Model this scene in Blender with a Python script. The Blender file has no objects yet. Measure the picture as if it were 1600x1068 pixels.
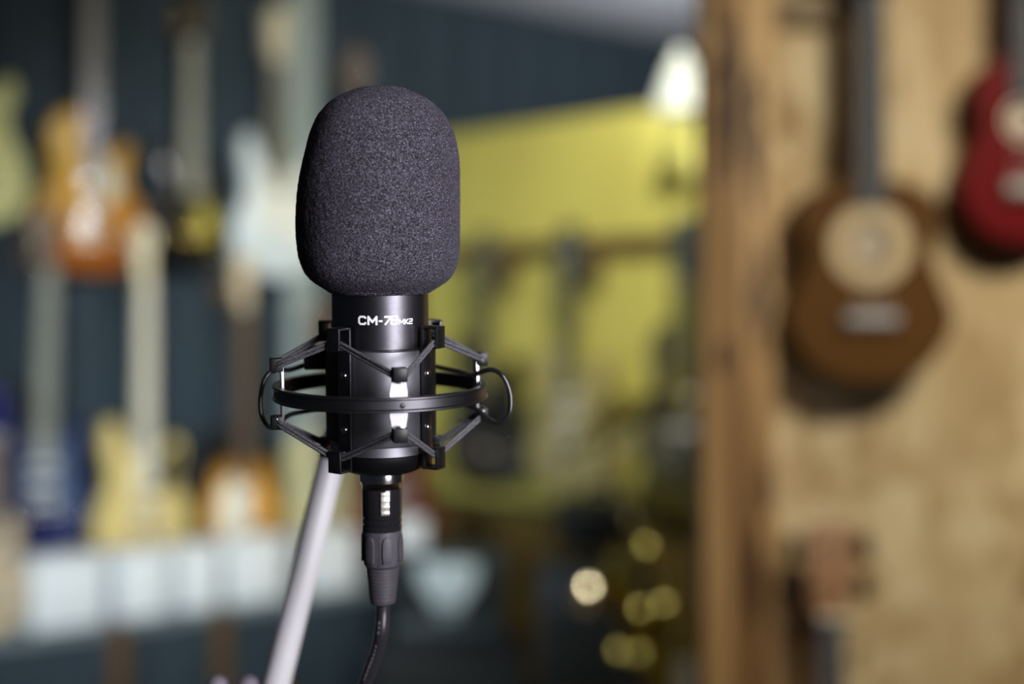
import bpy, bmesh, math, random
from mathutils import Vector, Matrix, Euler

random.seed(7)
R = math.radians
SC = bpy.context.scene
COL = SC.collection

# ------------------------------------------------------------------ camera, world, lights, exposure
FPX = 1600 * 50.0 / 36.0          # focal length in pixels of the 1600 px frame
CAMZ = 1.45
cam_d = bpy.data.cameras.new('camera')
cam = bpy.data.objects.new('camera', cam_d)
COL.objects.link(cam)
cam.location = (0, 0, CAMZ)
cam.rotation_euler = (R(90), 0, 0)
cam_d.lens = 50
cam_d.sensor_width = 36
cam_d.clip_start = 0.02
cam_d.dof.use_dof = True
cam_d.dof.focus_distance = 0.712
cam_d.dof.aperture_fstop = 2.15
SC.camera = cam

w = bpy.data.worlds.new('world')
SC.world = w
w.use_nodes = True
w.node_tree.nodes['Background'].inputs[0].default_value = (0.62, 0.78, 1.0, 1)
w.node_tree.nodes['Background'].inputs[1].default_value = 0.02

SC.view_settings.view_transform = 'Standard'
SC.view_settings.look = 'None'
SC.view_settings.gamma = 1
SC.view_settings.use_curve_mapping = False
SC.view_settings.exposure = 0.0


def area(name, loc, target, sx, sy, power, color=(1, 1, 1), spread=180):
    d = bpy.data.lights.new(name, 'AREA')
    d.shape = 'RECTANGLE'
    d.size = sx
    d.size_y = sy
    d.energy = power
    d.color = color
    d.spread = R(spread)
    o = bpy.data.objects.new(name, d)
    COL.objects.link(o)
    o.location = loc
    o.rotation_euler = (Vector(target) - Vector(loc)).to_track_quat('-Z', 'Y').to_euler()
    return o


MICX, MICY, MICZ = -0.0683, 0.7407, 1.4250
# soft strip light standing to the right of the camera, turned to the microphone
area('strip_softbox', (0.67, -0.14, 1.60), (MICX, MICY, MICZ), 0.50, 0.80, 5.0, (0.97, 0.95, 1.0), 80)
# ceiling lamps of the shop; the last one is added
area('ceiling_lamp_front', (1.05, 0.85, 2.55), (1.0, 2.4, 1.30), 0.45, 0.35, 18, (1.0, 0.91, 0.72), 110)
area('ceiling_lamp_brass', (0.25, 2.50, 2.55), (0.42, 3.95, 2.00), 0.10, 0.10, 15, (1.0, 0.98, 0.86), 124)
area('pickup_glint_light', (0.75, 2.70, 2.35), (-1.15, 3.9, 1.50), 0.10, 0.10, 0.6, (0.95, 0.97, 1.0), 40)  # added light that gives the chrome pickups their highlights
# added light out of the picture on the left, brightens the guitar wall
area('guitar_wall_fill', (-0.95, 1.15, 1.25), (-0.78, 4.2, 1.10), 0.14, 0.14, 4.1, (0.80, 0.92, 1.0), 50)
# added light hidden behind the partition to brighten the ceiling
area('ceiling_fill_light', (0.95, 3.85, 1.90), (0.9, 4.2, 2.6), 0.9, 0.12, 14, (0.95, 0.97, 1.0), 120)

# ------------------------------------------------------------------ placing helpers


def at(px, py, y):
    """point of the place seen at pixel (px, py) of the photograph, y metres in front of the camera"""
    return Vector(((px - 800) / FPX * y, y, CAMZ - (py - 534) / FPX * y))


NAVY_A, NAVY_B = 4.905, 0.869       # guitar wall: Y = A + B X
YEL_A, YEL_B = 4.352, -0.90         # yellow partition
NAVY_ROT = math.atan(NAVY_B)
YEL_ROT = math.atan(YEL_B)


def on_wall(px, py, off, a=NAVY_A, b=NAVY_B):
    """point seen at a pixel, `off` metres in front of a slanted wall"""
    a2 = a - off * math.sqrt(1 + b * b)
    t = (px - 800) / FPX
    return at(px, py, a2 / (1 - b * t))


def on_yellow(px, py, off):
    return on_wall(px, py, off, YEL_A, YEL_B)

# ------------------------------------------------------------------ materials


MATS = {}


def nodes_of(name):
    m = bpy.data.materials.new(name)
    m.use_nodes = True
    nt = m.node_tree
    return m, nt, nt.nodes['Principled BSDF']


def mat(name, col, rough=0.5, metal=0.0, var=0.12, scale=30.0, bump=0.0, coat=0.0, emit=None, spec=0.5, stretch=None, bdist=0.001):
    """principled material with a little procedural variation of colour (and relief)"""
    if name in MATS:
        return MATS[name]
    m, nt, p = nodes_of(name)
    N, L = nt.nodes, nt.links
    tc = N.new('ShaderNodeTexCoord')
    mp = N.new('ShaderNodeMapping')
    if stretch:
        mp.inputs['Scale'].default_value = stretch
    nz = N.new('ShaderNodeTexNoise')
    nz.inputs['Scale'].default_value = scale
    nz.inputs['Detail'].default_value = 4
    cr = N.new('ShaderNodeValToRGB')
    cr.color_ramp.elements[0].position = 0.3
    cr.color_ramp.elements[1].position = 0.7
    cr.color_ramp.elements[0].color = (*[max(0, c * (1 - var)) for c in col], 1)
    cr.color_ramp.elements[1].color = (*[min(1, c * (1 + var)) for c in col], 1)
    L.new(tc.outputs['Object'], mp.inputs['Vector'])
    L.new(mp.outputs['Vector'], nz.inputs['Vector'])
    L.new(nz.outputs['Fac'], cr.inputs['Fac'])
    L.new(cr.outputs['Color'], p.inputs['Base Color'])
    p.inputs['Roughness'].default_value = rough
    p.inputs['Metallic'].default_value = metal
    p.inputs['Coat Weight'].default_value = coat
    p.inputs['Specular IOR Level'].default_value = spec
    if bump:
        b = N.new('ShaderNodeBump')
        b.inputs['Strength'].default_value = bump
        b.inputs['Distance'].default_value = bdist
        L.new(nz.outputs['Fac'], b.inputs['Height'])
        L.new(b.outputs['Normal'], p.inputs['Normal'])
    if emit:
        p.inputs['Emission Color'].default_value = (*emit[0], 1)
        p.inputs['Emission Strength'].default_value = emit[1]
    MATS[name] = m
    return m


def foam_mat():
    m, nt, p = nodes_of('foam')
    N, L = nt.nodes, nt.links
    tc = N.new('ShaderNodeTexCoord')
    nz = N.new('ShaderNodeTexNoise')
    nz.inputs['Scale'].default_value = 1600
    nz.inputs['Detail'].default_value = 3
    nz.inputs['Roughness'].default_value = 0.75
    cr = N.new('ShaderNodeValToRGB')
    e = cr.color_ramp.elements
    e[0].position = 0.40
    e[0].color = (0.004, 0.0035, 0.006, 1)
    e[1].position = 0.70
    e[1].color = (0.36, 0.33, 0.425, 1)
    k = e.new(0.52)
    k.color = (0.037, 0.032, 0.046, 1)
    b = N.new('ShaderNodeBump')
    b.inputs['Strength'].default_value = 0.9
    b.inputs['Distance'].default_value = 0.0006
    L.new(tc.outputs['Object'], nz.inputs['Vector'])
    L.new(nz.outputs['Fac'], cr.inputs['Fac'])
    L.new(cr.outputs['Color'], p.inputs['Base Color'])
    L.new(nz.outputs['Fac'], b.inputs['Height'])
    L.new(b.outputs['Normal'], p.inputs['Normal'])
    p.inputs['Roughness'].default_value = 0.85
    p.inputs['Specular IOR Level'].default_value = 0.25
    p.inputs['Sheen Weight'].default_value = 0.06
    p.inputs['Sheen Tint'].default_value = (0.8, 0.75, 1, 1)
    return m


def braid_mat():
    m, nt, p = nodes_of('braided_cord')
    N, L = nt.nodes, nt.links
    tc = N.new('ShaderNodeTexCoord')
    vo = N.new('ShaderNodeTexVoronoi')
    vo.inputs['Scale'].default_value = 1500
    cr = N.new('ShaderNodeValToRGB')
    cr.color_ramp.elements[0].color = (0.20, 0.195, 0.22, 1)
    cr.color_ramp.elements[1].color = (0.012, 0.012, 0.014, 1)
    b = N.new('ShaderNodeBump')
    b.inputs['Strength'].default_value = 0.5
    b.inputs['Distance'].default_value = 0.0003
    b.invert = True
    L.new(tc.outputs['Object'], vo.inputs['Vector'])
    L.new(vo.outputs['Distance'], cr.inputs['Fac'])
    L.new(cr.outputs['Color'], p.inputs['Base Color'])
    L.new(vo.outputs['Distance'], b.inputs['Height'])
    L.new(b.outputs['Normal'], p.inputs['Normal'])
    p.inputs['Roughness'].default_value = 0.5
    return m


def osb_mat():
    """oriented strand board: long flakes of several honey and straw tones at many angles"""
    m, nt, p = nodes_of('strand_board')
    N, L = nt.nodes, nt.links
    tc = N.new('ShaderNodeTexCoord')
    prev = None
    for k, (ang, sc, thr) in enumerate(((0.5, 7, 0.5), (-0.7, 9, 0.52), (1.25, 6, 0.55))):
        mp = N.new('ShaderNodeMapping')
        mp.inputs['Rotation'].default_value = (0, ang, 0)
        mp.inputs['Scale'].default_value = (1, 1, 0.32)
        vo = N.new('ShaderNodeTexVoronoi')
        vo.inputs['Scale'].default_value = sc * 1.5
        cr = N.new('ShaderNodeValToRGB')
        cr.color_ramp.interpolation = 'LINEAR'
        e = cr.color_ramp.elements
        e[0].position = 0.0
        e[0].color = (0.20, 0.115, 0.045, 1)
        e[1].position = 1.0
        e[1].color = (0.82, 0.70, 0.46, 1)
        q = e.new(0.3)
        q.color = (0.48, 0.34, 0.17, 1)
        q = e.new(0.6)
        q.color = (0.60, 0.45, 0.25, 1)
        L.new(tc.outputs['Object'], mp.inputs['Vector'])
        L.new(mp.outputs['Vector'], vo.inputs['Vector'])
        L.new(vo.outputs['Color'], cr.inputs['Fac'])
        if prev is None:
            prev = cr.outputs['Color']
        else:
            nz = N.new('ShaderNodeTexNoise')
            nz.inputs['Scale'].default_value = 5 + 3 * k
            L.new(tc.outputs['Object'], nz.inputs['Vector'])
            c2 = N.new('ShaderNodeValToRGB')
            c2.color_ramp.elements[0].position = thr - 0.04
            c2.color_ramp.elements[1].position = thr + 0.04
            L.new(nz.outputs['Fac'], c2.inputs['Fac'])
            mx = N.new('ShaderNodeMix')
            mx.data_type = 'RGBA'
            L.new(c2.outputs['Color'], mx.inputs['Factor'])
            L.new(prev, mx.inputs['A'])
            L.new(cr.outputs['Color'], mx.inputs['B'])
            prev = mx.outputs['Result']
    L.new(prev, p.inputs['Base Color'])
    p.inputs['Roughness'].default_value = 0.7
    return m


def beam_mat():
    """rough-sawn post: long grain, dark knots and stains, a painted ukulele shadow"""
    m, nt, p = nodes_of('rough_beam')
    N, L = nt.nodes, nt.links
    tc = N.new('ShaderNodeTexCoord')
    mp = N.new('ShaderNodeMapping')
    mp.inputs['Scale'].default_value = (26, 26, 0.9)
    nz = N.new('ShaderNodeTexNoise')
    nz.inputs['Scale'].default_value = 1.0
    nz.inputs['Detail'].default_value = 6
    cr = N.new('ShaderNodeValToRGB')
    e = cr.color_ramp.elements
    e[0].position = 0.38
    e[0].color = (0.16, 0.075, 0.02, 1)
    e[1].position = 0.62
    e[1].color = (0.62, 0.41, 0.19, 1)
    q = e.new(0.48)
    q.color = (0.42, 0.24, 0.09, 1)
    # knots, stains and a painted ukulele shadow: soft ellipses (local x, local z, half sizes) with ragged edges
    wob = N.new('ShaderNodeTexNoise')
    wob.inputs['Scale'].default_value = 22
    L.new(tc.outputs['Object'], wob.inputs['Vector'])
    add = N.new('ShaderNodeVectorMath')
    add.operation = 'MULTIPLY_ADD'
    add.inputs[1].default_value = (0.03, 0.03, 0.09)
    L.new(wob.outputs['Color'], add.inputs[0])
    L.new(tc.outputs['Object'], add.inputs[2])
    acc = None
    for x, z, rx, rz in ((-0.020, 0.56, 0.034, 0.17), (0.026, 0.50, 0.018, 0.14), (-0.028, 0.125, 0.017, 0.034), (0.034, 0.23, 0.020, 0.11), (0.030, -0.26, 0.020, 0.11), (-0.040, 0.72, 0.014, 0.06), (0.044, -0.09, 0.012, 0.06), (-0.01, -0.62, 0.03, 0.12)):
        m2 = N.new('ShaderNodeMapping')
        m2.vector_type = 'TEXTURE'
        m2.inputs['Location'].default_value = (x + 0.015, 0.0, z + 0.045)
        m2.inputs['Scale'].default_value = (rx, 5, rz)
        L.new(add.outputs['Vector'], m2.inputs['Vector'])
        ln = N.new('ShaderNodeVectorMath')
        ln.operation = 'LENGTH'
        L.new(m2.outputs['Vector'], ln.inputs[0])
        if acc is None:
            acc = ln.outputs['Value']
        else:
            mn = N.new('ShaderNodeMath')
            mn.operation = 'MINIMUM'
            L.new(acc, mn.inputs[0])
            L.new(ln.outputs['Value'], mn.inputs[1])
            acc = mn.outputs['Value']
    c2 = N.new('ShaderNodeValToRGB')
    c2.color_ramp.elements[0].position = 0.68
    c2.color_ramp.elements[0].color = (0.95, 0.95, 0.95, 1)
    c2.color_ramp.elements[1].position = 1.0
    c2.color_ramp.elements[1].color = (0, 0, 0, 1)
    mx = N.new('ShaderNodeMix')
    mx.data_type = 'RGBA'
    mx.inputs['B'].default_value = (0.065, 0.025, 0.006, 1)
    L.new(tc.outputs['Object'], mp.inputs['Vector'])
    L.new(mp.outputs['Vector'], nz.inputs['Vector'])
    L.new(nz.outputs['Fac'], cr.inputs['Fac'])
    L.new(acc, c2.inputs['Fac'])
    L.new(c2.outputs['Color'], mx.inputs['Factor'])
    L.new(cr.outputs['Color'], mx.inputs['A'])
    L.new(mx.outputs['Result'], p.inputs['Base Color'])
    p.inputs['Roughness'].default_value = 0.6
    return m


def burst_mat(name, center, rad, inner, outer, p0=0.35, p1=0.95, zs=1.0, rough=0.15):
    """lacquered sunburst: paint that darkens from the middle of the body to its rim"""
    m, nt, p = nodes_of(name)
    N, L = nt.nodes, nt.links
    tc = N.new('ShaderNodeTexCoord')
    mp = N.new('ShaderNodeMapping')
    mp.vector_type = 'TEXTURE'
    mp.inputs['Location'].default_value = (center[0], 0, center[1])
    mp.inputs['Scale'].default_value = (rad, 10, rad * zs)
    ln = N.new('ShaderNodeVectorMath')
    ln.operation = 'LENGTH'
    cr = N.new('ShaderNodeValToRGB')
    cr.color_ramp.elements[0].position = p0
    cr.color_ramp.elements[0].color = (*inner, 1)
    cr.color_ramp.elements[1].position = p1
    cr.color_ramp.elements[1].color = (*outer, 1)
    L.new(tc.outputs['Object'], mp.inputs['Vector'])
    L.new(mp.outputs['Vector'], ln.inputs[0])
    L.new(ln.outputs['Value'], cr.inputs['Fac'])
    L.new(cr.outputs['Color'], p.inputs['Base Color'])
    p.inputs['Roughness'].default_value = rough
    p.inputs['Specular IOR Level'].default_value = 0.35
    return m

# ------------------------------------------------------------------ mesh helpers


def finish(name, bm, material, parent=None, smooth=None, loc=None, rot=None):
    bmesh.ops.recalc_face_normals(bm, faces=bm.faces)
    me = bpy.data.meshes.new(name)
    bm.to_mesh(me)
    bm.free()
    if material:
        me.materials.append(material)
    o = bpy.data.objects.new(name, me)
    COL.objects.link(o)
    if parent:
        o.parent = parent
    if loc is not None:
        o.location = loc
    if rot is not None:
        o.rotation_euler = rot
    if smooth is not None:
        me.polygons.foreach_set('use_smooth', [True] * len(me.polygons))
        me.set_sharp_from_angle(angle=R(smooth))
    return o


def link(name, data, parent, loc=(0, 0, 0), rot=(0, 0, 0)):
    o = bpy.data.objects.new(name, data)
    COL.objects.link(o)
    o.parent = parent
    o.location = loc
    o.rotation_euler = rot
    return o


def empty(name, loc=(0, 0, 0), rot=(0, 0, 0)):
    o = bpy.data.objects.new(name, None)
    o.empty_display_size = 0.05
    COL.objects.link(o)
    o.location = loc
    o.rotation_euler = rot
    return o


def tag(o, label, cat, group=None, kind=None):
    o['label'] = label
    o['category'] = cat
    if group:
        o['group'] = group
    if kind:
        o['kind'] = kind
    return o


def structure(o, label=None):
    o['kind'] = 'structure'
    if label:
        o['label'] = label
    return o


def box(bm, c, s, mtx=None, bev=0.0):
    g = bmesh.ops.create_cube(bm, size=1.0)
    v = g['verts']
    for q in v:
        q.co = Vector((q.co.x * s[0], q.co.y * s[1], q.co.z * s[2]))
    if bev:
        ed = list({e for q in v for e in q.link_edges})
        r = bmesh.ops.bevel(bm, geom=ed, offset=bev, segments=2, affect='EDGES', profile=0.5)
        v = list({q for f in r['faces'] for q in f.verts} | {q for q in v if q.is_valid})
    for q in v:
        q.co += Vector(c)
        if mtx is not None:
            q.co = mtx @ q.co
    return v


def new_box(name, c, s, material, parent=None, bev=0.0, rot=None):
    bm = bmesh.new()
    box(bm, (0, 0, 0), s, None, bev)
    return finish(name, bm, material, parent, 40 if bev else None, c, rot)


def lathe(bm, prof, seg=48, mtx=None, cap=True):
    """prof: list of (radius, z) from one end to the other, spun about z"""
    rings = []
    for r, z in prof:
        ring = []
        for i in range(seg):
            a = 2 * math.pi * i / seg
            co = Vector((r * math.cos(a), r * math.sin(a), z))
            ring.append(bm.verts.new(mtx @ co if mtx is not None else co))
        rings.append(ring)
    for a, b in zip(rings, rings[1:]):
        for i in range(seg):
            j = (i + 1) % seg
            bm.faces.new((a[i], a[j], b[j], b[i]))
    if cap:
        bm.faces.new(rings[0][::-1])
        bm.faces.new(rings[-1])


def spline(pts, n=8, closed=False):
    """Catmull-Rom through points (any dimension)"""
    P = [Vector(p) for p in pts]
    out = []
    m = len(P)
    for i in range(m if closed else m - 1):
        if closed:
            p0, p1, p2, p3 = P[i - 1], P[i], P[(i + 1) % m], P[(i + 2) % m]
        else:
            p0, p1, p2, p3 = P[max(i - 1, 0)], P[i], P[i + 1], P[min(i + 2, m - 1)]
        for k in range(n):
            t = k / n
            out.append(0.5 * ((2 * p1) + (p2 - p0) * t + (2 * p0 - 5 * p1 + 4 * p2 - p3) * t * t + (3 * p1 - p0 - 3 * p2 + p3) * t ** 3))
    if not closed:
        out.append(P[-1].copy())
    return out


def tube(bm, path, rad, seg=12, closed=False, caps=True):
    """round bar along a path; rad is a number or a list"""
    P = [Vector(p) for p in path]
    n = len(P)
    rings = []
    ref = None
    for i in range(n):
        if closed:
            d = P[(i + 1) % n] - P[i - 1]
        else:
            d = P[min(i + 1, n - 1)] - P[max(i - 1, 0)]
        d.normalize()
        if ref is None:
            ref = d.orthogonal().normalized()
        ref = (ref - d * ref.dot(d)).normalized()
        s = d.cross(ref)
        r = rad[i] if isinstance(rad, (list, tuple)) else rad
        rings.append([bm.verts.new(P[i] + ref * (r * math.cos(2 * math.pi * k / seg)) + s * (r * math.sin(2 * math.pi * k / seg))) for k in range(seg)])
    for i in range(n if closed else n - 1):
        a, b = rings[i], rings[(i + 1) % n]
        for k in range(seg):
            j = (k + 1) % seg
            bm.faces.new((a[k], a[j], b[j], b[k]))
    if caps and not closed:
        bm.faces.new(rings[0][::-1])
        bm.faces.new(rings[-1])


def prism(bm, outline, y0, y1, bev=0.0):
    """outline: (x, z) points; body between depth y0 (front) and y1 (back), rim rounded by bev at both faces"""
    n = len(outline)
    loops = []

    def inset(d):
        out = []
        for i in range(n):
            a, b, c = Vector(outline[i - 1]), Vector(outline[i]), Vector(outline[(i + 1) % n])
            t = (c - a)
            if t.length < 1e-9:
                out.append(b)
                continue
            t.normalize()
            out.append(b + Vector((-t.y, t.x)) * d)
        return out
    # orientation
    area2 = sum(outline[i - 1][0] * outline[i][1] - outline[i][0] * outline[i - 1][1] for i in range(n))
    sg = 1 if area2 > 0 else -1
    levels = [(0, y0), (0, y1)] if not bev else [(bev, y0), (bev * 0.3, y0 + bev * 0.3), (0, y0 + bev), (0, y1 - bev), (bev * 0.3, y1 - bev * 0.3), (bev, y1)]
    for d, y in levels:
        pts = inset(d * sg) if d else [Vector(p) for p in outline]
        loops.append([bm.verts.new((p[0], y, p[1])) for p in pts])
    for a, b in zip(loops, loops[1:]):
        for i in range(n):
            j = (i + 1) % n
            bm.faces.new((a[i], a[j], b[j], b[i]))
    bm.faces.new(loops[0])
    bm.faces.new(loops[-1][::-1])


def mm(pts):
    return [tuple(c * 0.001 for c in p) for p in pts]

# ------------------------------------------------------------------ shared materials


M_black_satin = mat('black_satin_metal', (0.006, 0.006, 0.007), 0.24, 0.0, 0.1, 200, spec=0.75)
M_mic_upper = mat('mic_black_lacquer', (0.135, 0.13, 0.148), 0.36, 1.0, 0.08, 300, spec=0.8)
M_mic_lower = mat('mic_satin_sleeve', (0.33, 0.325, 0.36), 0.46, 1.0, 0.06, 300, spec=0.6)
M_matte_black = mat('matte_black', (0.005, 0.005, 0.006), 0.5, 0, 0.1, 100, spec=0.25)
M_ring = mat('ring_black_enamel', (0.13, 0.127, 0.14), 0.36, 1.0, 0.08, 150)
M_base = mat('base_cap_black', (0.004, 0.004, 0.005), 0.55, 0, 0.1, 100, spec=0.12)
M_clip = mat('black_plastic_clip', (0.007, 0.007, 0.008), 0.4, 0, 0.1, 100, spec=0.35)
M_wire = mat('black_wire', (0.014, 0.014, 0.016), 0.25, 0.0, 0.1, 100, spec=0.8)
M_blade = mat('bright_steel', (0.52, 0.51, 0.55), 0.36, 1.0, 0.03, 60)
M_nickel = mat('nickel', (0.62, 0.60, 0.62), 0.16, 1.0, 0.05, 80)
M_gloss_black = mat('black_chrome', (0.035, 0.034, 0.04), 0.10, 0.6, 0.05, 80, spec=0.8)
M_rubber = mat('grey_rubber', (0.06, 0.056, 0.068), 0.55, 0, 0.12, 200)
M_cable = mat('cable_sheath', (0.022, 0.020, 0.026), 0.38, 0, 0.1, 100)
M_print = mat('white_print', (0.93, 0.93, 0.95), 0.4, 0, 0.02, 50, emit=None)
M_tube = mat('satin_silver_tube', (0.97, 0.95, 1.0), 0.34, 0.12, 0.02, 60, spec=0.9)
M_foam = foam_mat()
M_cord = braid_mat()
M_knob = mat('lilac_grey_plastic', (0.22, 0.19, 0.24), 0.5, 0, 0.1, 60)

M_navy = mat('navy_board', (0.030, 0.046, 0.061), 0.7, 0, 0.20, 6, stretch=(4, 4, 0.5), spec=0.15)
M_yellow = mat('yellow_paint', (0.60, 0.545, 0.13), 0.55, 0, 0.10, 3)
M_ceiling = mat('ceiling_paint', (0.58, 0.60, 0.66), 0.8, 0, 0.05, 4)
M_floor = mat('floor_brown', (0.13, 0.09, 0.055), 0.5, 0, 0.3, 6)
M_grey_trim = mat('pale_grey_trim', (0.30, 0.36, 0.355), 0.6, 0, 0.06, 8)
M_brown_wood = mat('dark_brown_wood', (0.10, 0.055, 0.022), 0.5, 0, 0.3, 20, stretch=(6, 6, 1))
M_osb = osb_mat()
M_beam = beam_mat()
M_white_box = mat('white_carton', (0.80, 0.84, 0.86), 0.6, 0, 0.04, 10)
M_chrome = mat('chrome', (0.85, 0.85, 0.86), 0.10, 1.0, 0.03, 50)
M_gold = mat('gold_hardware', (0.75, 0.55, 0.18), 0.2, 1.0, 0.05, 50)
M_maple = mat('pale_maple', (0.74, 0.66, 0.45), 0.4, 0, 0.12, 20, stretch=(8, 8, 1))
M_rosew = mat('rosewood', (0.12, 0.075, 0.05), 0.45, 0, 0.25, 20, stretch=(8, 8, 1))
M_slate = mat('slate_fretboard', (0.05, 0.053, 0.07), 0.7, 0, 0.2, 20, stretch=(8, 8, 1), spec=0.15)
M_black_lac = mat('black_lacquer', (0.006, 0.006, 0.007), 0.12, 0, 0.1, 30, coat=0.3)
M_cream_pl = mat('cream_plastic', (0.80, 0.77, 0.62), 0.35, 0, 0.05, 30)
M_white_pl = mat('white_plastic', (0.80, 0.82, 0.80), 0.35, 0, 0.04, 30)

# ------------------------------------------------------------------ the setting

fl = new_box('floor', (0.5, 3.0, -0.02), (8, 9, 0.04), M_floor)
structure(fl)
ce = new_box('ceiling', (0.5, 3.0, 2.63), (8, 9, 0.06), M_ceiling)
structure(ce)

# guitar wall of upright navy boards
wl = empty('wall_left', (0, NAVY_A, 0), (0, 0, NAVY_ROT))
structure(wl, 'navy board wall hung with guitars')
bw = 0.20
bm = bmesh.new()
box(bm, (0, 0, 0), (bw - 0.006, 0.02, 2.6), None, 0.003)
board_me = None
for i in range(-16, 12):
    if board_me is None:
        o = finish('board', bm, M_navy, wl, 40, ((i + 0.5) * bw, 0.01, 1.3))
        board_me = o.data
    else:
        link('board', board_me, wl, ((i + 0.5) * bw, 0.01 + random.uniform(0, 0.003), 1.3))
new_box('backing', (-0.4, 0.04, 1.3), (5.7, 0.036, 2.6), M_matte_black, wl)

# yellow partition, lower than the ceiling, with a dark hanging rail
wb = empty('wall_back', (0, YEL_A, 0), (0, 0, YEL_ROT))
structure(wb, 'yellow painted partition lower than the ceiling')
u0 = -0.3127 / math.cos(YEL_ROT)
u1 = 1.55 / math.cos(YEL_ROT)
new_box('panel', ((u0 + u1) / 2, 0.03, 1.055), (u1 - u0, 0.06, 2.11), M_yellow, wb)
new_box('lower_shade_panel', ((u0 + u1) / 2 + 0.02, -0.012, 0.48), (u1 - u0 - 0.04, 0.022, 0.96), mat('olive_brown_shade', (0.14, 0.095, 0.022), 0.55, 0, 0.3, 12, stretch=(1, 4, 4)), wb)  # panel added low on the partition, its dark brown stands for shade
new_box('hanging_rail', ((u0 + u1) / 2 + 0.02, -0.012, 1.725), (u1 - u0 - 0.04, 0.024, 0.055), M_brown_wood, wb, 0.003)

# strand-board wall with the rough post at its end
OSBY = 2.47
xl = at(1195, 0, OSBY).x
wr = new_box('wall_right', (xl + 0.65, OSBY + 0.011, 1.3), (1.3, 0.022, 2.6), M_osb)
structure(wr, 'honey coloured strand board wall hung with ukuleles')
xa, xb = at(1092, 0, OSBY).x, at(1203, 0, OSBY).x
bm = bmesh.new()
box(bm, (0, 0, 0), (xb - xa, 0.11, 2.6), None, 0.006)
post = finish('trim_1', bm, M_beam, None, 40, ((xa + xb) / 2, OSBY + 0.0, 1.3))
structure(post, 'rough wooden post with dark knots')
# pale upright on the guitar wall
p = on_wall(472, 534, 0.012)
up = new_box('trim_2', (p.x, p.y, 1.3), (0.105, 0.024, 2.6), M_grey_trim, None, 0.002, (0, 0, NAVY_ROT))
structure(up, 'pale grey upright strip on the navy wall')
# short grey-brown strip at the head of the strand board
p = at(1262, 15, OSBY - 0.015)
ba = new_box('trim_3', (p.x, p.y, p.z), (0.115, 0.026, 0.055), mat('grey_brown', (0.25, 0.18, 0.10), 0.6, 0, 0.2, 15, stretch=(1, 6, 6)), None, 0.003)
structure(ba, 'short brown strip high on the strand board')

# ------------------------------------------------------------------ microphone, mount, cable, stand

MROT = Euler((R(6.0), R(-0.5), R(5.3)), 'XYZ')


def ring_pts(r, z, a0, a1, n):
    return [Vector((r * math.sin(a0 + (a1 - a0) * i / n), -r * math.cos(a0 + (a1 - a0) * i / n), z)) for i in range(n + 1)]


def az(a, r, z):
    """azimuth a (degrees, 0 towards the camera, + to the right) in mm"""
    a = R(a)
    return Vector((r * math.sin(a), -r * math.cos(a), z)) * 0.001


mic = empty('condenser_microphone', (MICX, MICY, MICZ), MROT)
tag(mic, 'black condenser microphone with white lettering held in the shock mount', 'microphone')
bm = bmesh.new()
lathe(bm, mm([(24.2, 22.0), (25.0, 22.3), (25.0, 60), (25.0, 64), (24, 64.5)]), 96)
finish('upper_body', bm, M_mic_upper, mic, 35)
bm = bmesh.new()
lathe(bm, mm([(24.5, 22.8), (26.4, 22.8), (26.8, 22.4), (26.8, -25.5), (26.4, -26.2), (25.2, -26.4), (25.2, -31.2), (24, -31.6)]), 96)
finish('lower_sleeve', bm, M_mic_lower, mic, 35)
bm = bmesh.new()
lathe(bm, mm([(24.6, -31.3), (24.9, -32), (24.6, -35), (23.2, -38.2), (20.8, -40.6), (17.5, -42), (12, -42.3)]), 96)
finish('base_cap', bm, M_base, mic, 50)
bm = bmesh.new()   # seam ring of the upper tube, slightly uneven
lathe(bm, mm([(25.05, 22.6), (25.35, 22.9), (25.35, 23.3), (25.05, 23.6)]), 96, cap=False)
finish('seam_ring', bm, M_wire, mic, 30)
# grille head inside the foam
bm = bmesh.new()
lathe(bm, mm([(24, 64.5), (25.5, 66), (25.5, 110), (23, 124), (16, 133), (6, 137), (0.5, 137.5)]), 48)
finish('grille_head', bm, M_gloss_black, mic, 40)


GLYPH = {      # strokes of the squared display lettering in a unit box
    'C': [[(1, 0.86), (0.84, 1), (0.22, 1), (0, 0.78), (0, 0.22), (0.22, 0), (0.84, 0), (1, 0.14)]],
    'M': [[(0, 0), (0.0, 1), (0.5, 0.30), (1.0, 1), (1, 0)]],
    '-': [[(0, 0.42), (1, 0.42)]],
    '7': [[(0, 1), (1, 1), (1, 0.9), (0.30, 0)]],
    '8': [[(0.16, 0.5), (0.02, 0.62), (0.02, 0.88), (0.16, 1), (0.84, 1), (0.98, 0.88), (0.98, 0.62), (0.84, 0.5), (1, 0.36), (1, 0.14), (0.84, 0), (0.16, 0), (0, 0.14), (0, 0.36), (0.16, 0.5), (0.84, 0.5)]],
    'K': [[(0, 0), (0, 1)], [(1, 1), (0.18, 0.5), (1, 0)]],
    '2': [[(0, 1), (0.86, 1), (1, 0.86), (1, 0.62), (0.86, 0.5), (0.14, 0.5), (0, 0.38), (0, 0), (1, 0)]],
}


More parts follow.
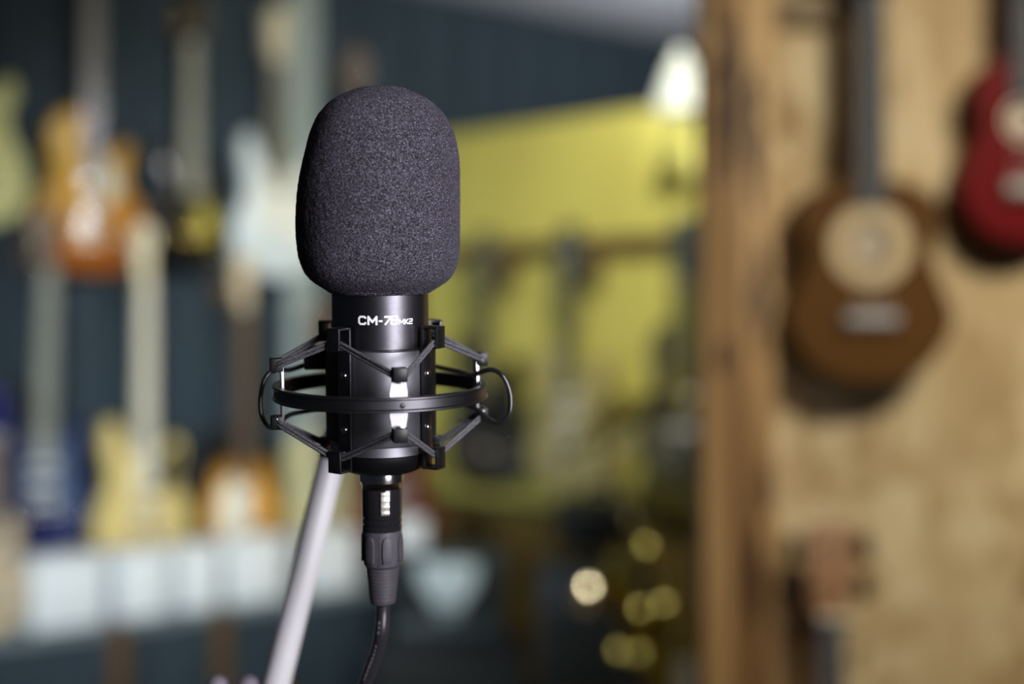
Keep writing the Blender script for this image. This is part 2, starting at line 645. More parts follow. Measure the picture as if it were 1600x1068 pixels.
def stroke_glyph(bm, ch, x0, wd, z0, ht, wt, slant=0.0):
    """letter drawn with flat strokes of weight wt (mm)"""
    ix, iz = wt / 2, wt / 2
    for line in GLYPH[ch]:
        P = [Vector((x0 + ix + x * (wd - wt), z0 + iz + z * (ht - wt))) for x, z in line]
        for c in P:      # squared-off round joints
            bm.faces.new([bm.verts.new(((c.x + q * wt / 2 + slant * (c.y + r * wt / 2 - z0)) * .001, 0, (c.y + r * wt / 2) * .001))
                          for q, r in ((1, 0.55), (0.55, 1), (-0.55, 1), (-1, 0.55), (-1, -0.55), (-0.55, -1), (0.55, -1), (1, -0.55))])
        for a, b in zip(P, P[1:]):
            d = (b - a).normalized() * (wt * 0.02)
            n = Vector((-d.y, d.x)).normalized() * wt / 2
            k = 4
            a2, b2 = a - d, b + d
            prev = None
            for i in range(k + 1):
                c = a2.lerp(b2, i / k)
                pair = [bm.verts.new(((q.x + slant * (q.y - z0)) * .001, 0, q.y * .001)) for q in (c + n, c - n)]
                if prev:
                    bm.faces.new((prev[0], prev[1], pair[1], pair[0]))
                prev = pair


bm = bmesh.new()
TZ = 36.2
for ch, x0, wd, ht, wt, sl in (('C', -13.6, 4.4, 4.7, 1.05, 0), ('M', -8.7, 5.2, 4.7, 1.1, 0), ('-', -3.0, 2.0, 4.7, 1.0, 0), ('7', -1.0, 3.9, 4.7, 1.05, 0.18), ('8', 2.7, 4.1, 4.7, 0.98, 0.10),
                               ('M', 7.3, 3.0, 2.9, 0.62, 0), ('K', 10.6, 2.2, 2.9, 0.64, 0), ('2', 12.9, 2.5, 2.9, 0.62, 0.1)):
    stroke_glyph(bm, ch, x0, wd, TZ, ht, wt, sl)
for v in bm.verts:      # wrap round the body
    a = v.co.x / 0.025 + R(5.0)
    r = 0.02508
    v.co = Vector((r * math.sin(a), -r * math.cos(a), v.co.z))
finish('logo_lettering', bm, M_print, mic)['label'] = 'white lettering CM-78 MK2'

# foam windscreen
fw = [(108.0, 1.0), (107.6, 8), (107.0, 12), (105.2, 16), (104.0, 19.0), (101, 24.4), (98.5, 27.6), (95, 31.0), (91.8, 33.5), (87, 35.9), (82.9, 37.6),
      (71.7, 40.2), (60.6, 41.7), (49.4, 42.5), (38.3, 42.9), (27.1, 42.7), (19.3, 42.0), (12.6, 40.0), (8.2, 37.3), (4.8, 33.3), (2.2, 29.0), (0.6, 26.8), (0, 25.8)]
prof = [(25.3 + (r - 25.3) * 0.955 if r > 25.3 else r, h * 0.972 + 51.0) for h, r in fw]
prof = [(q.x, q.y) for q in spline([Vector(q) for q in prof], 7)]
bm = bmesh.new()
lathe(bm, mm(prof + [(25.8, 51.6), (25.7, 62)]), 220, cap=False)
bm.verts.ensure_lookup_table()
for v in bm.verts:
    n = Vector((v.co.x, v.co.y, 0))
    k = 0.00022
    d = Vector((random.uniform(-k, k), random.uniform(-k, k), random.uniform(-k, k)))
    # softly uneven by hand-squeezed foam
    a = math.atan2(v.co.y, v.co.x)
    soft = 0.0004 * math.sin(3 * a + 60 * v.co.z) + 0.0003 * math.sin(5 * a - 90 * v.co.z)
    if n.length > 0.0275:
        v.co += n.normalized() * soft
    v.co += d
    k = min(max((v.co.z - 0.10) / 0.035, 0), 1)
    v.co.x += 0.0013 * k * k * (3 - 2 * k)
top = [v for v in bm.verts if v.co.z > 0.1556]
wsc = finish('foam_windscreen', bm, M_foam, None, 180, (MICX, MICY, MICZ), MROT)
# close the crown
b = bmesh.new()
b.from_mesh(wsc.data)
be = [e for e in b.edges if e.is_boundary and all(v.co.z > 0.12 for v in e.verts)]
bmesh.ops.edgeloop_fill(b, edges=be)
b.to_mesh(wsc.data)
b.free()
wsc.data.polygons.foreach_set('use_smooth', [True] * len(wsc.data.polygons))
tag(wsc, 'rounded dark grey foam windscreen pulled over the microphone head', 'windscreen')

# shock mount
sm = empty('shock_mount', (MICX, MICY, MICZ), MROT)
tag(sm, 'black ring shock mount strung with braided elastic cord round the microphone', 'shock mount')
# ring with two lips and a groove
bm = bmesh.new()
ro = [(52.2, -3.8), (55.4, -3.8), (55.8, -3.4), (55.8, -2.7), (55.4, -2.3), (55.0, -2.1), (55.0, 2.1), (55.4, 2.3), (55.8, 2.7), (55.8, 3.4), (55.4, 3.8), (52.2, 3.8), (51.9, 3.5), (51.9, -3.5)]
seg = 160
rings = []
for i in range(seg):
    a = 2 * math.pi * i / seg
    rings.append([bm.verts.new((r * 0.001 * math.cos(a), r * 0.001 * math.sin(a), z * 0.001)) for r, z in ro])
for i in range(seg):
    A_, B_ = rings[i], rings[(i + 1) % seg]
    for k in range(len(ro)):
        j = (k + 1) % len(ro)
        bm.faces.new((A_[k], B_[k], B_[j], A_[j]))
ring = finish('outer_ring', bm, M_ring, sm, 30)

STRAPS = (-40, 55.6, 124, 236)
BRACK = (9.6, 99.6, 189.6, 279.6)
# each strap: flat bar up the body, bent outwards into a closed loop at both ends
strap_me = None
for a in STRAPS:
    if strap_me is None:
        bm = bmesh.new()
        t, wd = 1.2, 8.2
        box(bm, (0, -0.0282, -0.0015), (wd * .001, t * .001, 0.0725), None, 0.0003)
        for s, zt in ((1, 34.4), (-1, -37.6)):
            box(bm, (0, -0.0321, zt * .001), (wd * .001, 0.0091, t * .001), None, 0.0003)
            box(bm, (0, -0.0363, (zt - s * 5.0) * .001), (wd * .001, t * .001, 0.0112), None, 0.0003)
            box(bm, (0, -0.0348, (zt - s * 10.0) * .001), (wd * .001, 0.0045, t * .001), None, 0.0003)
        o = finish('strap', bm, M_ring, sm, 30, None, (0, 0, R(a)))
        strap_me = o.data
    else:
        o = link('strap', strap_me, sm, rot=(0, 0, R(a)))
    for z in (10.5, -17.0):
        bm = bmesh.new()
        lathe(bm, mm([(1.9, 0), (1.9, 0.5), (1.5, 1.1), (0.8, 1.4), (0.1, 1.5)]), 16)
        finish('rivet', bm, M_nickel, o, 40, Vector((0.0, -0.02875, z * .001)), (R(90), 0, 0))
# clamp shells between the straps (inner cradle)
for a0, span in ((55.6, 68.4), (236, 84)):
    bm = bmesh.new()
    n = 20
    for z0, z1 in ((-24.0, 21.5),):
        vs = []
        for i in range(n + 1):
            a = a0 + 0.0 + span * i / n
            vs.append([bm.verts.new(az(a, r, z)) for r, z in ((27.0, z0), (28.6, z0), (28.6, z1), (27.0, z1))])
        for p0, p1 in zip(vs, vs[1:]):
            for k in range(4):
                j = (k + 1) % 4
                bm.faces.new((p0[k], p1[k], p1[j], p0[j]))
        bm.faces.new(vs[0])
        bm.faces.new(vs[-1][::-1])
    finish('clamp_shell', bm, M_matte_black, sm, 40)

# brackets of the ring: tapered bright blade with a clip at either end
bl_me = cl_me = hk_me = rv_me = None
for a in BRACK:
    if bl_me is None:
        bm = bmesh.new()
        ol = [(-3.1, -14), (-4.4, -6), (-4.5, 0), (-4.4, 6), (-3.1, 14), (3.1, 14), (4.4, 6), (4.5, 0), (4.4, -6), (3.1, -14)]
        prism(bm, mm(ol[::-1]), -0.0516, -0.0504, 0.0)
        br = finish('bracket_blade', bm, M_blade, sm, 30, None, (0, 0, R(a)))
        bl_me = br.data
    else:
        br = link('bracket_blade', bl_me, sm, rot=(0, 0, R(a)))
    for s in (1, -1):
        if cl_me is None:
            bm = bmesh.new()
            box(bm, (0, -0.0537, 0.0148), (0.0072, 0.0066, 0.0070), None, 0.0006)
            c = finish('clip', bm, M_clip, br, 40)
            cl_me = c.data
            bm = bmesh.new()
            pts = [(-3.3, -53.5, 15.5), (-3.2, -54.2, 12.6), (-1.8, -54.6, 11.2), (0, -54.7, 10.8), (1.8, -54.6, 11.2), (3.2, -54.2, 12.6), (3.3, -53.5, 15.5)]
            tube(bm, spline(mm(pts), 4), 0.0005, 8)
            h = finish('clip_wire', bm, M_nickel, br, 60)
            hk_me = h.data
        else:
            link('clip', cl_me, br, rot=(0, 0, 0) if s > 0 else (0, R(180), 0))
            link('clip_wire', hk_me, br, rot=(0, 0, 0) if s > 0 else (0, R(180), 0))
    if rv_me is None:
        bm = bmesh.new()
        lathe(bm, mm([(1.35, 0), (1.35, 0.2), (1.1, 0.45), (0.1, 0.5)]), 20)
        rv = finish('ring_rivet', bm, M_black_satin, ring, 30, az(a + 1.2, 54.8, -0.4), (R(90), 0, R(a + 1.2)))
        rv_me = rv.data
    else:
        link('ring_rivet', rv_me, ring, az(a + 1.2, 54.8, -0.4), (R(90), 0, R(a + 1.2)))

# elastic cord: zigzag between the strap loops and the ring clips, doubled
for s, zt in ((1, 27.4), (-1, -30.8)):
    order = []
    for k in range(4):
        order.append(('b', BRACK[k]))
        order.append(('s', STRAPS[(k + 1) % 4]))
    path = []
    for kind, a in order:
        if kind == 'b':
            z = 14.2 * s
            for da, r, dz in ((-5.2, 52.6, 1.5), (-2.6, 54.1, -0.2), (0, 54.5, -0.6), (2.6, 54.1, -0.2), (5.2, 52.6, 1.5)):
                path.append(az(a + da, r, z + dz * s))
        else:
            for da, r in ((-7, 35.0), (0, 34.2), (7, 35.0)):
                path.append(az(a + da, r, zt - (0.9 * s if da else 0)))
    fine = []
    m = len(path)
    for i in range(m):
        p0, p1 = path[i], path[(i + 1) % m]
        n = max(1, int((p1 - p0).length / 0.003))
        for k in range(n):
            fine.append(p0.lerp(p1, k / n))
    bm = bmesh.new()
    for off in (0.98, -0.98):
        tube(bm, [q + Vector((0, 0, off * .001)) for q in fine], 0.00090, 10, closed=True)
    finish('elastic_cord', bm, M_cord, sm, 60)

# wire squeeze handles: each one bent wire from behind the body out past the ring
def wire_pts(pts):
    out = []
    for px, py, dy in pts:
        out.append(at(px, py, MICY + dy * .001))
    return out


inv = (Matrix.Translation((MICX, MICY, MICZ)) @ MROT.to_matrix().to_4x4()).inverted()
WL = [(560, 545, 34), (520, 557, 30), (485, 567, 22), (455, 577, 14), (440, 577, 8), (426, 579, 3), (413, 593, 0), (407, 620, 0), (408, 645, 0), (417, 663, 1), (428, 668, 4), (440, 658, 8), (455, 647, 14), (490, 640, 22), (530, 632, 30), (570, 626, 34)]
WR = [(640, 560, 34), (680, 572, 30), (715, 580, 20), (738, 586, 11), (754, 580, 6), (769, 577, 2), (783, 584, 0), (793, 601, 0), (798, 622, 0), (796, 645, 0), (786, 658, 1), (774, 660, 3), (760, 652, 7), (742, 637, 12), (712, 629, 20), (680, 628, 30), (640, 626, 34)]
for pts in (WL, WR):
    bm = bmesh.new()
    tube(bm, [inv @ q for q in spline(wire_pts(pts), 6)], 0.0013, 12)
    finish('squeeze_handle', bm, M_wire, sm, 60)
# hinge block behind the body and the swivel knuckle that meets the boom
bm = bmesh.new()
box(bm, (-0.0335, 0.022, 0.0150), (0.014, 0.014, 0.012), None, 0.001)
box(bm, (-0.004, 0.036, 0.000), (0.026, 0.016, 0.046), None, 0.0015)
finish('hinge_block', bm, M_matte_black, sm, 40)
KN = at(525, 690, 0.845)
bm = bmesh.new()
k0 = inv @ KN
tube(bm, spline([Vector((-0.012, 0.050, -0.004)), Vector((-0.018, 0.066, -0.010)), k0 + Vector((0, -0.012, 0.006)), k0], 6), 0.0062, 14)
box(bm, (-0.0105, 0.0525, 0.0), (0.022, 0.010, 0.014), None, 0.001)
finish('swivel_arm', bm, M_matte_black, sm, 40)

# cable with its connector
CROT = Euler((R(6.0), R(-0.5), R(5.3)), 'XYZ')
cb = empty('microphone_cable', (MICX, MICY, MICZ), MROT)
tag(cb, 'black microphone cable with ribbed connector plugged in below the microphone', 'cable')
bm = bmesh.new()
lathe(bm, mm([(9.6, -42.0), (11.6, -42.4), (11.7, -43), (11.7, -47.6), (11.2, -48.4), (10.6, -49.4), (10.4, -51.2), (9, -51.4)]), 64)
finish('collar', bm, M_nickel, cb, 30)
bm = bmesh.new()
lathe(bm, mm([(9, -51.0), (10.3, -51.4), (10.5, -52.2), (10.5, -66.5), (10.2, -67.0), (10.2, -67.9), (10.55, -68.3), (10.55, -69.8), (10.2, -70.3), (10.2, -71.2), (10.6, -71.7), (10.6, -73.6), (9.5, -74)]), 64)
finish('barrel', bm, M_gloss_black, cb, 30)
bm = bmesh.new()
box(bm, (0, -0.01045, -0.0582), (0.0046, 0.0012, 0.0122), None, 0.0004)
for k in range(4):
    box(bm, (0, -0.0111, -0.0534 - 0.0032 * k), (0.0046, 0.0010, 0.0017), None, 0.0004)
finish('latch', bm, mat('pale_latch', (0.85, 0.82, 0.74), 0.3, 0.7, 0.03, 50), cb, 30, None, (0, 0, R(9)))['label'] = 'bright ribbed release latch'
bm = bmesh.new()
n = 96
prof = [(9.6, -73.4), (10.3, -73.8), (10.5, -74.6), (10.4, -88), (9.9, -92.2), (9.0, -93.4), (8.6, -93.6)]
rings = []
for r, z in prof:
    rg = []
    for i in range(n):
        a = 2 * math.pi * i / n
        g = 0.0
        if -89 < z < -75 or z == -88 or z == -74.6:
            g = 0.0
        rr = r
        if z in (-88,):
            rr = r - (0.55 if math.cos(7 * a + 0.6) > 0.55 else 0)
        rg.append(bm.verts.new((rr * .001 * math.cos(a), rr * .001 * math.sin(a), z * .001)))
    rings.append(rg)
for A_, B_ in zip(rings, rings[1:]):
    for i in range(n):
        j = (i + 1) % n
        bm.faces.new((A_[i], A_[j], B_[j], B_[i]))
bm.faces.new(rings[0])
bm.faces.new(rings[-1][::-1])
gs = finish('grip_shell', bm, M_rubber, cb, 30)
rib_me = None
for k in range(7):
    a = 360 / 7 * k + 14
    if rib_me is None:
        bm = bmesh.new()
        ol = [(-2.2, -90), (-2.7, -86), (-2.6, -79), (-1.8, -76.6), (0, -75.8), (1.8, -76.6), (2.6, -79), (2.7, -86), (2.2, -90)]
        prism(bm, mm(ol[::-1]), -0.0112, -0.0098, 0.0004)
        o = finish('grip_rib', bm, M_rubber, gs, 40, None, (0, 0, R(a)))
        rib_me = o.data
    else:
        link('grip_rib', rib_me, gs, rot=(0, 0, R(a)))
bm = bmesh.new()
prof = [(8.0, -93.0)]
z = -93.6
for k in range(9):
    r = 8.7 - 0.20 * k
    prof += [(r, z), (r, z - 1.3), (r - 0.55, z - 1.5), (r - 0.55, z - 1.95)]
    z -= 2.0
prof += [(6.9, z), (6.6, z - 1.5), (5.2, z - 2.4), (3.6, z - 2.5)]
lathe(bm, mm(prof), 48)
finish('strain_relief', bm, M_rubber, cb, 30)
mw = Matrix.Translation((MICX, MICY, MICZ)) @ MROT.to_matrix().to_4x4()
c0 = mw @ Vector((0, 0, -0.108))
d0 = (mw.to_3x3() @ Vector((0, 0, -1)))
cp = [c0, c0 + d0 * 0.010, at(596, 985, 0.752), at(589, 1018, 0.756), at(577, 1050, 0.760), at(565, 1085, 0.765), at(553, 1150, 0.775), at(546, 1300, 0.79), at(548, 1800, 0.80), at(552, 2900, 0.80), Vector((-0.085, 0.80, 0.10)), Vector((-0.07, 0.79, 0.02)), Vector((0.0, 0.72, 0.005)), Vector((0.3, 0.55, 0.005))]
bm = bmesh.new()
tube(bm, [inv @ q for q in spline(cp, 10)], 0.0036, 16)
finish('cable_sheath', bm, M_cable, cb, 60)
# worn print on the sheath: small pale dashes
bm = bmesh.new()
sp = [inv @ q for q in spline(cp, 10)]
for k in range(16, 44, 2):
    if random.random() < 0.75:
        q = sp[k]
        d = (sp[k + 1] - sp[k]).normalized()
        side = Vector((-0.45, -0.9, 0)).normalized()
        side = (side - d * side.dot(d)).normalized()
        m_ = Matrix((d.cross(side), side, d)).transposed().to_4x4()
        m_.translation = q + side * 0.00350
        box(bm, (0, 0, 0), (0.0009, 0.0003, 0.0012 + random.random() * 0.001), m_)
finish('sheath_print', bm, mat('grey_print', (0.16, 0.155, 0.17), 0.5), cb)

# microphone stand: tripod below the picture, boom tube rising to the mount
ms = empty('microphone_stand', (-0.1475, 0.845, 0.0))
tag(ms, 'satin silver boom tube of a microphone stand rising behind the microphone', 'microphone stand')
CL = at(420, 1120, 0.845)
o0 = Vector((-0.1475, 0.845, 0.0))
dirb = (KN - CL).normalized()
bm = bmesh.new()
tube(bm, [CL - dirb * 0.30 - o0, CL - o0, KN - dirb * 0.004 - o0], 0.0082, 32)
finish('boom_tube', bm, M_tube, ms, 50)
bm = bmesh.new()
tube(bm, [KN - dirb * 0.010 - o0, KN + dirb * 0.004 - o0, KN + dirb * 0.010 - o0], [0.0088, 0.0088, 0.0060], 24)
finish('boom_tip', bm, M_nickel, ms, 40)
bm = bmesh.new()
lathe(bm, mm([(15, -28), (17, -26), (17, 26), (15, 28)]), 32, Matrix.Rotation(R(90), 4, 'X') @ Matrix.Translation((0, 0, -0.012)))
box(bm, (0, 0.018, -0.03), (0.03, 0.03, 0.05), None, 0.004)
finish('boom_clamp', bm, M_matte_black, ms, 40, CL - o0)
# clamp lever knob, its pale lobes just reach into the picture
KB = at(372, 1071, 0.835)
bm = bmesh.new()
box(bm, (0.004, 0.0, -0.010), (0.030, 0.012, 0.010), None, 0.003)
for dx in (-0.012, 0.006):
    g = bmesh.ops.create_uvsphere(bm, u_segments=16, v_segments=10, radius=0.0062)
    for v in g['verts']:
        v.co += Vector((dx, 0, 0.0))
tube(bm, [(0.004, 0, -0.01), (0.016, 0.004, -0.03), CL - KB + Vector((-0.01, 0, 0))], 0.004, 10)
finish('clamp_knob', bm, M_knob, ms, 60, KB - o0)
px_, pz_ = CL.x - o0.x, CL.z
bm = bmesh.new()
lathe(bm, [(0.010, 0.12), (0.010, pz_ - 0.03)], 24, Matrix.Translation((px_, 0.02, 0)))
finish('pole', bm, M_tube, ms, 50)
bm = bmesh.new()
lathe(bm, [(0.015, 0.10), (0.020, 0.12), (0.020, 0.22), (0.014, 0.24)], 24, Matrix.Translation((px_, 0.02, 0)))
finish('leg_hub', bm, M_matte_black, ms, 40)
for a in (30, 150, 270):
    d = Vector((math.cos(R(a)), math.sin(R(a)), 0))
    c = Vector((px_, 0.02, 0))
    bm = bmesh.new()
    tube(bm, [c + d * 0.015 + Vector((0, 0, 0.16)), c + d * 0.30 + Vector((0, 0, 0.012))], 0.007, 12)
    lg = finish('leg', bm, M_tube, ms, 50)
    bm = bmesh.new()
    tube(bm, [c + d * 0.28 + Vector((0, 0, 0.024)), c + d * 0.315 + Vector((0, 0, 0.008))], 0.008, 12)
    finish('rubber_foot', bm, M_matte_black, lg, 50)

# ------------------------------------------------------------------ electric guitars

BODY = {
    'single': [(0, 0), (80, 8), (140, 50), (165, 115), (150, 175), (118, 225), (106, 265), (110, 305), (122, 338), (112, 362), (92, 356), (70, 332), (48, 326), (30, 345), (28, 400),
               (0, 432), (-35, 442), (-78, 432), (-110, 400), (-118, 350), (-107, 290), (-113, 240), (-142, 188), (-163, 125), (-146, 55), (-85, 9)],
    'double': [(0, 0), (70, 6), (130, 45), (160, 115), (150, 180), (118, 240), (112, 290), (128, 345), (120, 385), (102, 394), (78, 366), (52, 332), (28, 322), (0, 322), (-28, 334),
               (-54, 362), (-70, 410), (-92, 452), (-114, 456), (-130, 425), (-130, 360), (-115, 300), (-120, 250), (-150, 190), (-162, 120), (-142, 48), (-82, 8)],
    'slab': [(0, 0), (90, 8), (148, 52), (162, 120), (142, 190), (113, 250), (112, 300), (130, 345), (120, 382), (92, 374), (58, 335), (28, 322), (10, 345), (-5, 398), (-40, 408), (-85, 406),
             (-124, 380), (-130, 325), (-112, 265), (-120, 215), (-152, 150), (-158, 80), (-118, 20), (-60, 3)],
}
GUARD = {
    'right': [(5, 318), (28, 316), (70, 345), (96, 368), (106, 335), (98, 280), (70, 235), (20, 240)],
    'left': [(-85, 120), (-95, 230), (-40, 300), (20, 250), (10, 110), (-40, 85)],
    'small': [(30, 130), (15, 200), (40, 245), (72, 215), (82, 150), (60, 120)],
    'single': [(20, 190), (60, 205), (75, 240), (55, 300), (35, 312), (28, 250)],
    'double': [(-90, 195), (-70, 300), (-60, 345), (-28, 330), (28, 318), (70, 345), (95, 372), (108, 350), (98, 290), (100, 240), (118, 170), (105, 100), (60, 92), (25, 150), (-30, 150)],
    'slab': [(-95, 215), (-85, 300), (-95, 360), (-60, 385), (-30, 350), (28, 318), (60, 330), (72, 270), (45, 195), (0, 175)],
}
HEAD = {
    'six_line': [(-22, 0), (-23, 25), (-30, 70), (-33, 120), (-28, 165), (-8, 182), (18, 176), (34, 150), (34, 122), (20, 95), (21, 50), (22, 0)],
    'three_side': [(-21, 0), (-36, 22), (-40, 90), (-38, 160), (-20, 175), (0, 166), (20, 175), (38, 160), (40, 90), (36, 22), (21, 0)],
}
HEADSTOCK_Y = -0.046


def ccw(pts):
    a = sum(pts[i - 1][0] * pts[i][1] - pts[i][0] * pts[i - 1][1] for i in range(len(pts)))
    return pts if a > 0 else pts[::-1]


GCOUNT = {}


def electric_guitar(base, rot, label, shape, m_body, m_neck, m_board, head, m_head, m_guard, m_hw, group, nut=820, chrome_pick=False, scale=1.0, lean=0.0):
    g = empty('electric_guitar', base, (0, lean, rot))
    g.scale = (scale, scale, scale)
    tag(g, label, 'guitar', group)
    out = [(q.x, q.y) for q in spline([Vector(p) for p in mm(BODY[shape])], 5, True)]
    bm = bmesh.new()
    prism(bm, out, -0.045, 0.0, 0.006)
    bd = finish('body', bm, m_body, g, 50)
    if m_guard:
        bm = bmesh.new()
        prism(bm, [(q.x, q.y) for q in spline([Vector(p) for p in mm(GUARD['small' if m_guard is M_gold_guard else 'right' if m_guard is M_black_guard else 'left' if m_body is M_sun else shape])], 4, True)], -0.0485, -0.0446)
        finish('pickguard', bm, m_guard, bd, 40)
    # neck and fretboard
    z0, z1 = 0.300, nut * 0.001
    bm = bmesh.new()
    prism(bm, [(-0.028, z0), (0.028, z0), (0.0215, z1), (-0.0215, z1)], -0.0500, -0.030, 0.003)
    nk = finish('neck', bm, m_neck, g, 50)
    bm = bmesh.new()
    prism(bm, [(-0.0285, z0 - 0.03), (0.0285, z0 - 0.03), (0.0215, z1), (-0.0215, z1)], -0.0560, -0.0498, 0.001)
    fb = finish('fretboard', bm, m_board, nk, 40)
    bm = bmesh.new()
    L = z1 - 0.172
    for k in range(1, 22):
        z = z1 - L * (1 - 2 ** (-k / 12))
        f = (z1 - z) / (z1 - z0)
        if z < z0 - 0.02:
            break
        box(bm, (0, -0.0564, z), (2 * (0.0210 + 0.0070 * f), 0.0012, 0.002))
    fr = finish('fret_wire', bm, M_nickel, nk)
    fr['kind'] = 'stuff'
    new_box('nut', (0, -0.0555, z1 + 0.002), (0.042, 0.008, 0.005), M_cream_pl, nk)
    # headstock and tuners
    bm = bmesh.new()
    prism(bm, ccw([(x, z + z1) for x, z in mm(HEAD[head])]), -0.0505, -0.0355, 0.002)
    hs = finish('headstock', bm, m_head, g, 50)
    for k in range(6):
        if head == 'six_line':
            x, z, s = -0.014 - 0.0012 * k, z1 + 0.022 + 0.025 * k, -1
            xo = -0.040 - 0.0022 * k
        else:
            s = -1 if k < 3 else 1
            x, z = s * 0.026, z1 + 0.045 + 0.042 * (k % 3)
            xo = s * 0.052
        bm = bmesh.new()
        lathe(bm, mm([(5, -0.0), (5, 2), (3, 3), (3, 10), (2, 11)]), 10, Matrix.Translation((x, -0.0505, z)) @ Matrix.Rotation(R(90), 4, 'X'))
        box(bm, (xo, -0.043, z), (0.014, 0.006, 0.012), None, 0.002)
        box(bm, ((x + xo) / 2, -0.043, z), (abs(xo - x), 0.003, 0.003))
        finish('tuning_peg', bm, m_hw, hs, 40)
    # pickups, bridge, knobs
    pk = (0.152, 0.245) if shape == 'single' else (0.155, 0.21, 0.262)
    for z in pk:
        bm = bmesh.new()
        if chrome_pick:
            # domed metal cover
            gg = bmesh.ops.create_uvsphere(bm, u_segments=32, v_segments=20, radius=1.0)
            for v in gg['verts']:
                v.co = Vector((v.co.x * 0.036, -0.0445 + v.co.z * 0.0055 - 0.002, z + v.co.y * 0.020))
        else:
            box(bm, (0, -0.050, z), (0.082, 0.010, 0.019), None, 0.003)
        finish('pickup', bm, m_hw if chrome_pick else (M_matte_black if m_body is M_black_lac else M_white_pl), bd, 40)
    bm = bmesh.new()
    box(bm, (0, -0.0515, 0.118), (0.082, 0.013, 0.020), None, 0.003)
    if shape == 'single':
        box(bm, (0, -0.0515, 0.078), (0.092, 0.012, 0.014), None, 0.004)
    finish('bridge', bm, m_hw, bd, 40)
    kn = ((0.105, 0.150), (0.128, 0.108), (0.088, 0.092), (0.112, 0.062)) if shape == 'single' else ((0.085, 0.145), (0.098, 0.105), (0.088, 0.068))
    kme = None
    for x, z in kn:
        if kme is None:
            bm = bmesh.new()
            lathe(bm, mm([(12, 0), (11.5, 3), (10, 13), (7, 16), (1, 17)]), 16)
            o = finish('knob', bm, m_hw, bd, 50, (x, -0.0445, z), (R(90), 0, 0))
            kme = o.data
        else:
            link('knob', kme, bd, (x, -0.0445, z), (R(90), 0, 0))
    bm = bmesh.new()
    for k in range(6):
        x = -0.0175 + 0.007 * k
        box(bm, (x * 1.3, -0.0585, (0.12 + z1) / 2), (0.0009, 0.0009, z1 - 0.12))
    st = finish('strings', bm, M_nickel, g)
    st['kind'] = 'stuff'
    return g


def hanger(base, rot, ztop, label, off):
    """wooden wall block with a two-pronged padded yoke under the headstock"""
    h = empty('guitar_hanger', (base.x, base.y, base.z + ztop), (0, 0, rot))
    tag(h, label, 'hanger', 'wall hangers of the guitars')
    new_box('wall_block', (0, off - 0.012, 0.045), (0.055, 0.022, 0.09), M_brown_wood, h, 0.003)
    bm = bmesh.new()
    tube(bm, [(0, off - 0.02, 0.02), (0, 0.006, 0.004)], 0.005, 8)
    for s in (-1, 1):
        tube(bm, spline([(0, 0.006, 0.004), (s * 0.022, 0.002, 0.0), (s * 0.031, -0.02, -0.012), (s * 0.031, -0.062, -0.008)], 4), 0.0045, 8)
    finish('yoke', bm, M_matte_black, h, 60)
    return h


M_amber = burst_mat('amber_burst', (-0.06, 0.36), 0.36, (0.62, 0.36, 0.03), (0.32, 0.085, 0.004), 0.2, 0.95, rough=0.3)
M_sun = burst_mat('tobacco_burst', (0.0, 0.2), 0.25, (0.75, 0.36, 0.03), (0.006, 0.004, 0.003), 0.35, 0.72, rough=0.35)
M_strat_white = mat('white_lacquer', (0.66, 0.75, 0.79), 0.3, 0, 0.03, 20)
M_buttersc = mat('butterscotch_lacquer', (0.66, 0.52, 0.20), 0.3, 0, 0.12, 12, coat=0.3, stretch=(6, 6, 1))
M_blue = mat('blue_lacquer', (0.004, 0.012, 0.11), 0.25, 0, 0.1, 20, coat=0.4)
M_pale_olive = mat('pale_olive_lacquer', (0.58, 0.54, 0.30), 0.25, 0, 0.08, 20, coat=0.3)
M_red_lac = mat('dark_red_lacquer', (0.16, 0.018, 0.012), 0.2, 0, 0.1, 20, coat=0.4)
M_pale_yel = mat('pale_yellow_lacquer', (0.62, 0.62, 0.28), 0.25, 0, 0.08, 20, coat=0.3)
M_gold_guard = mat('gold_pickguard', (0.58, 0.50, 0.08), 0.4, 0.2, 0.08, 30)
M_black_guard = mat('black_pickguard', (0.006, 0.006, 0.006), 0.5, 0, 0.1, 30, spec=0.2)
M_tan = mat('tan_spruce', (0.62, 0.50, 0.33), 0.4, 0, 0.1, 20, stretch=(10, 10, 1))

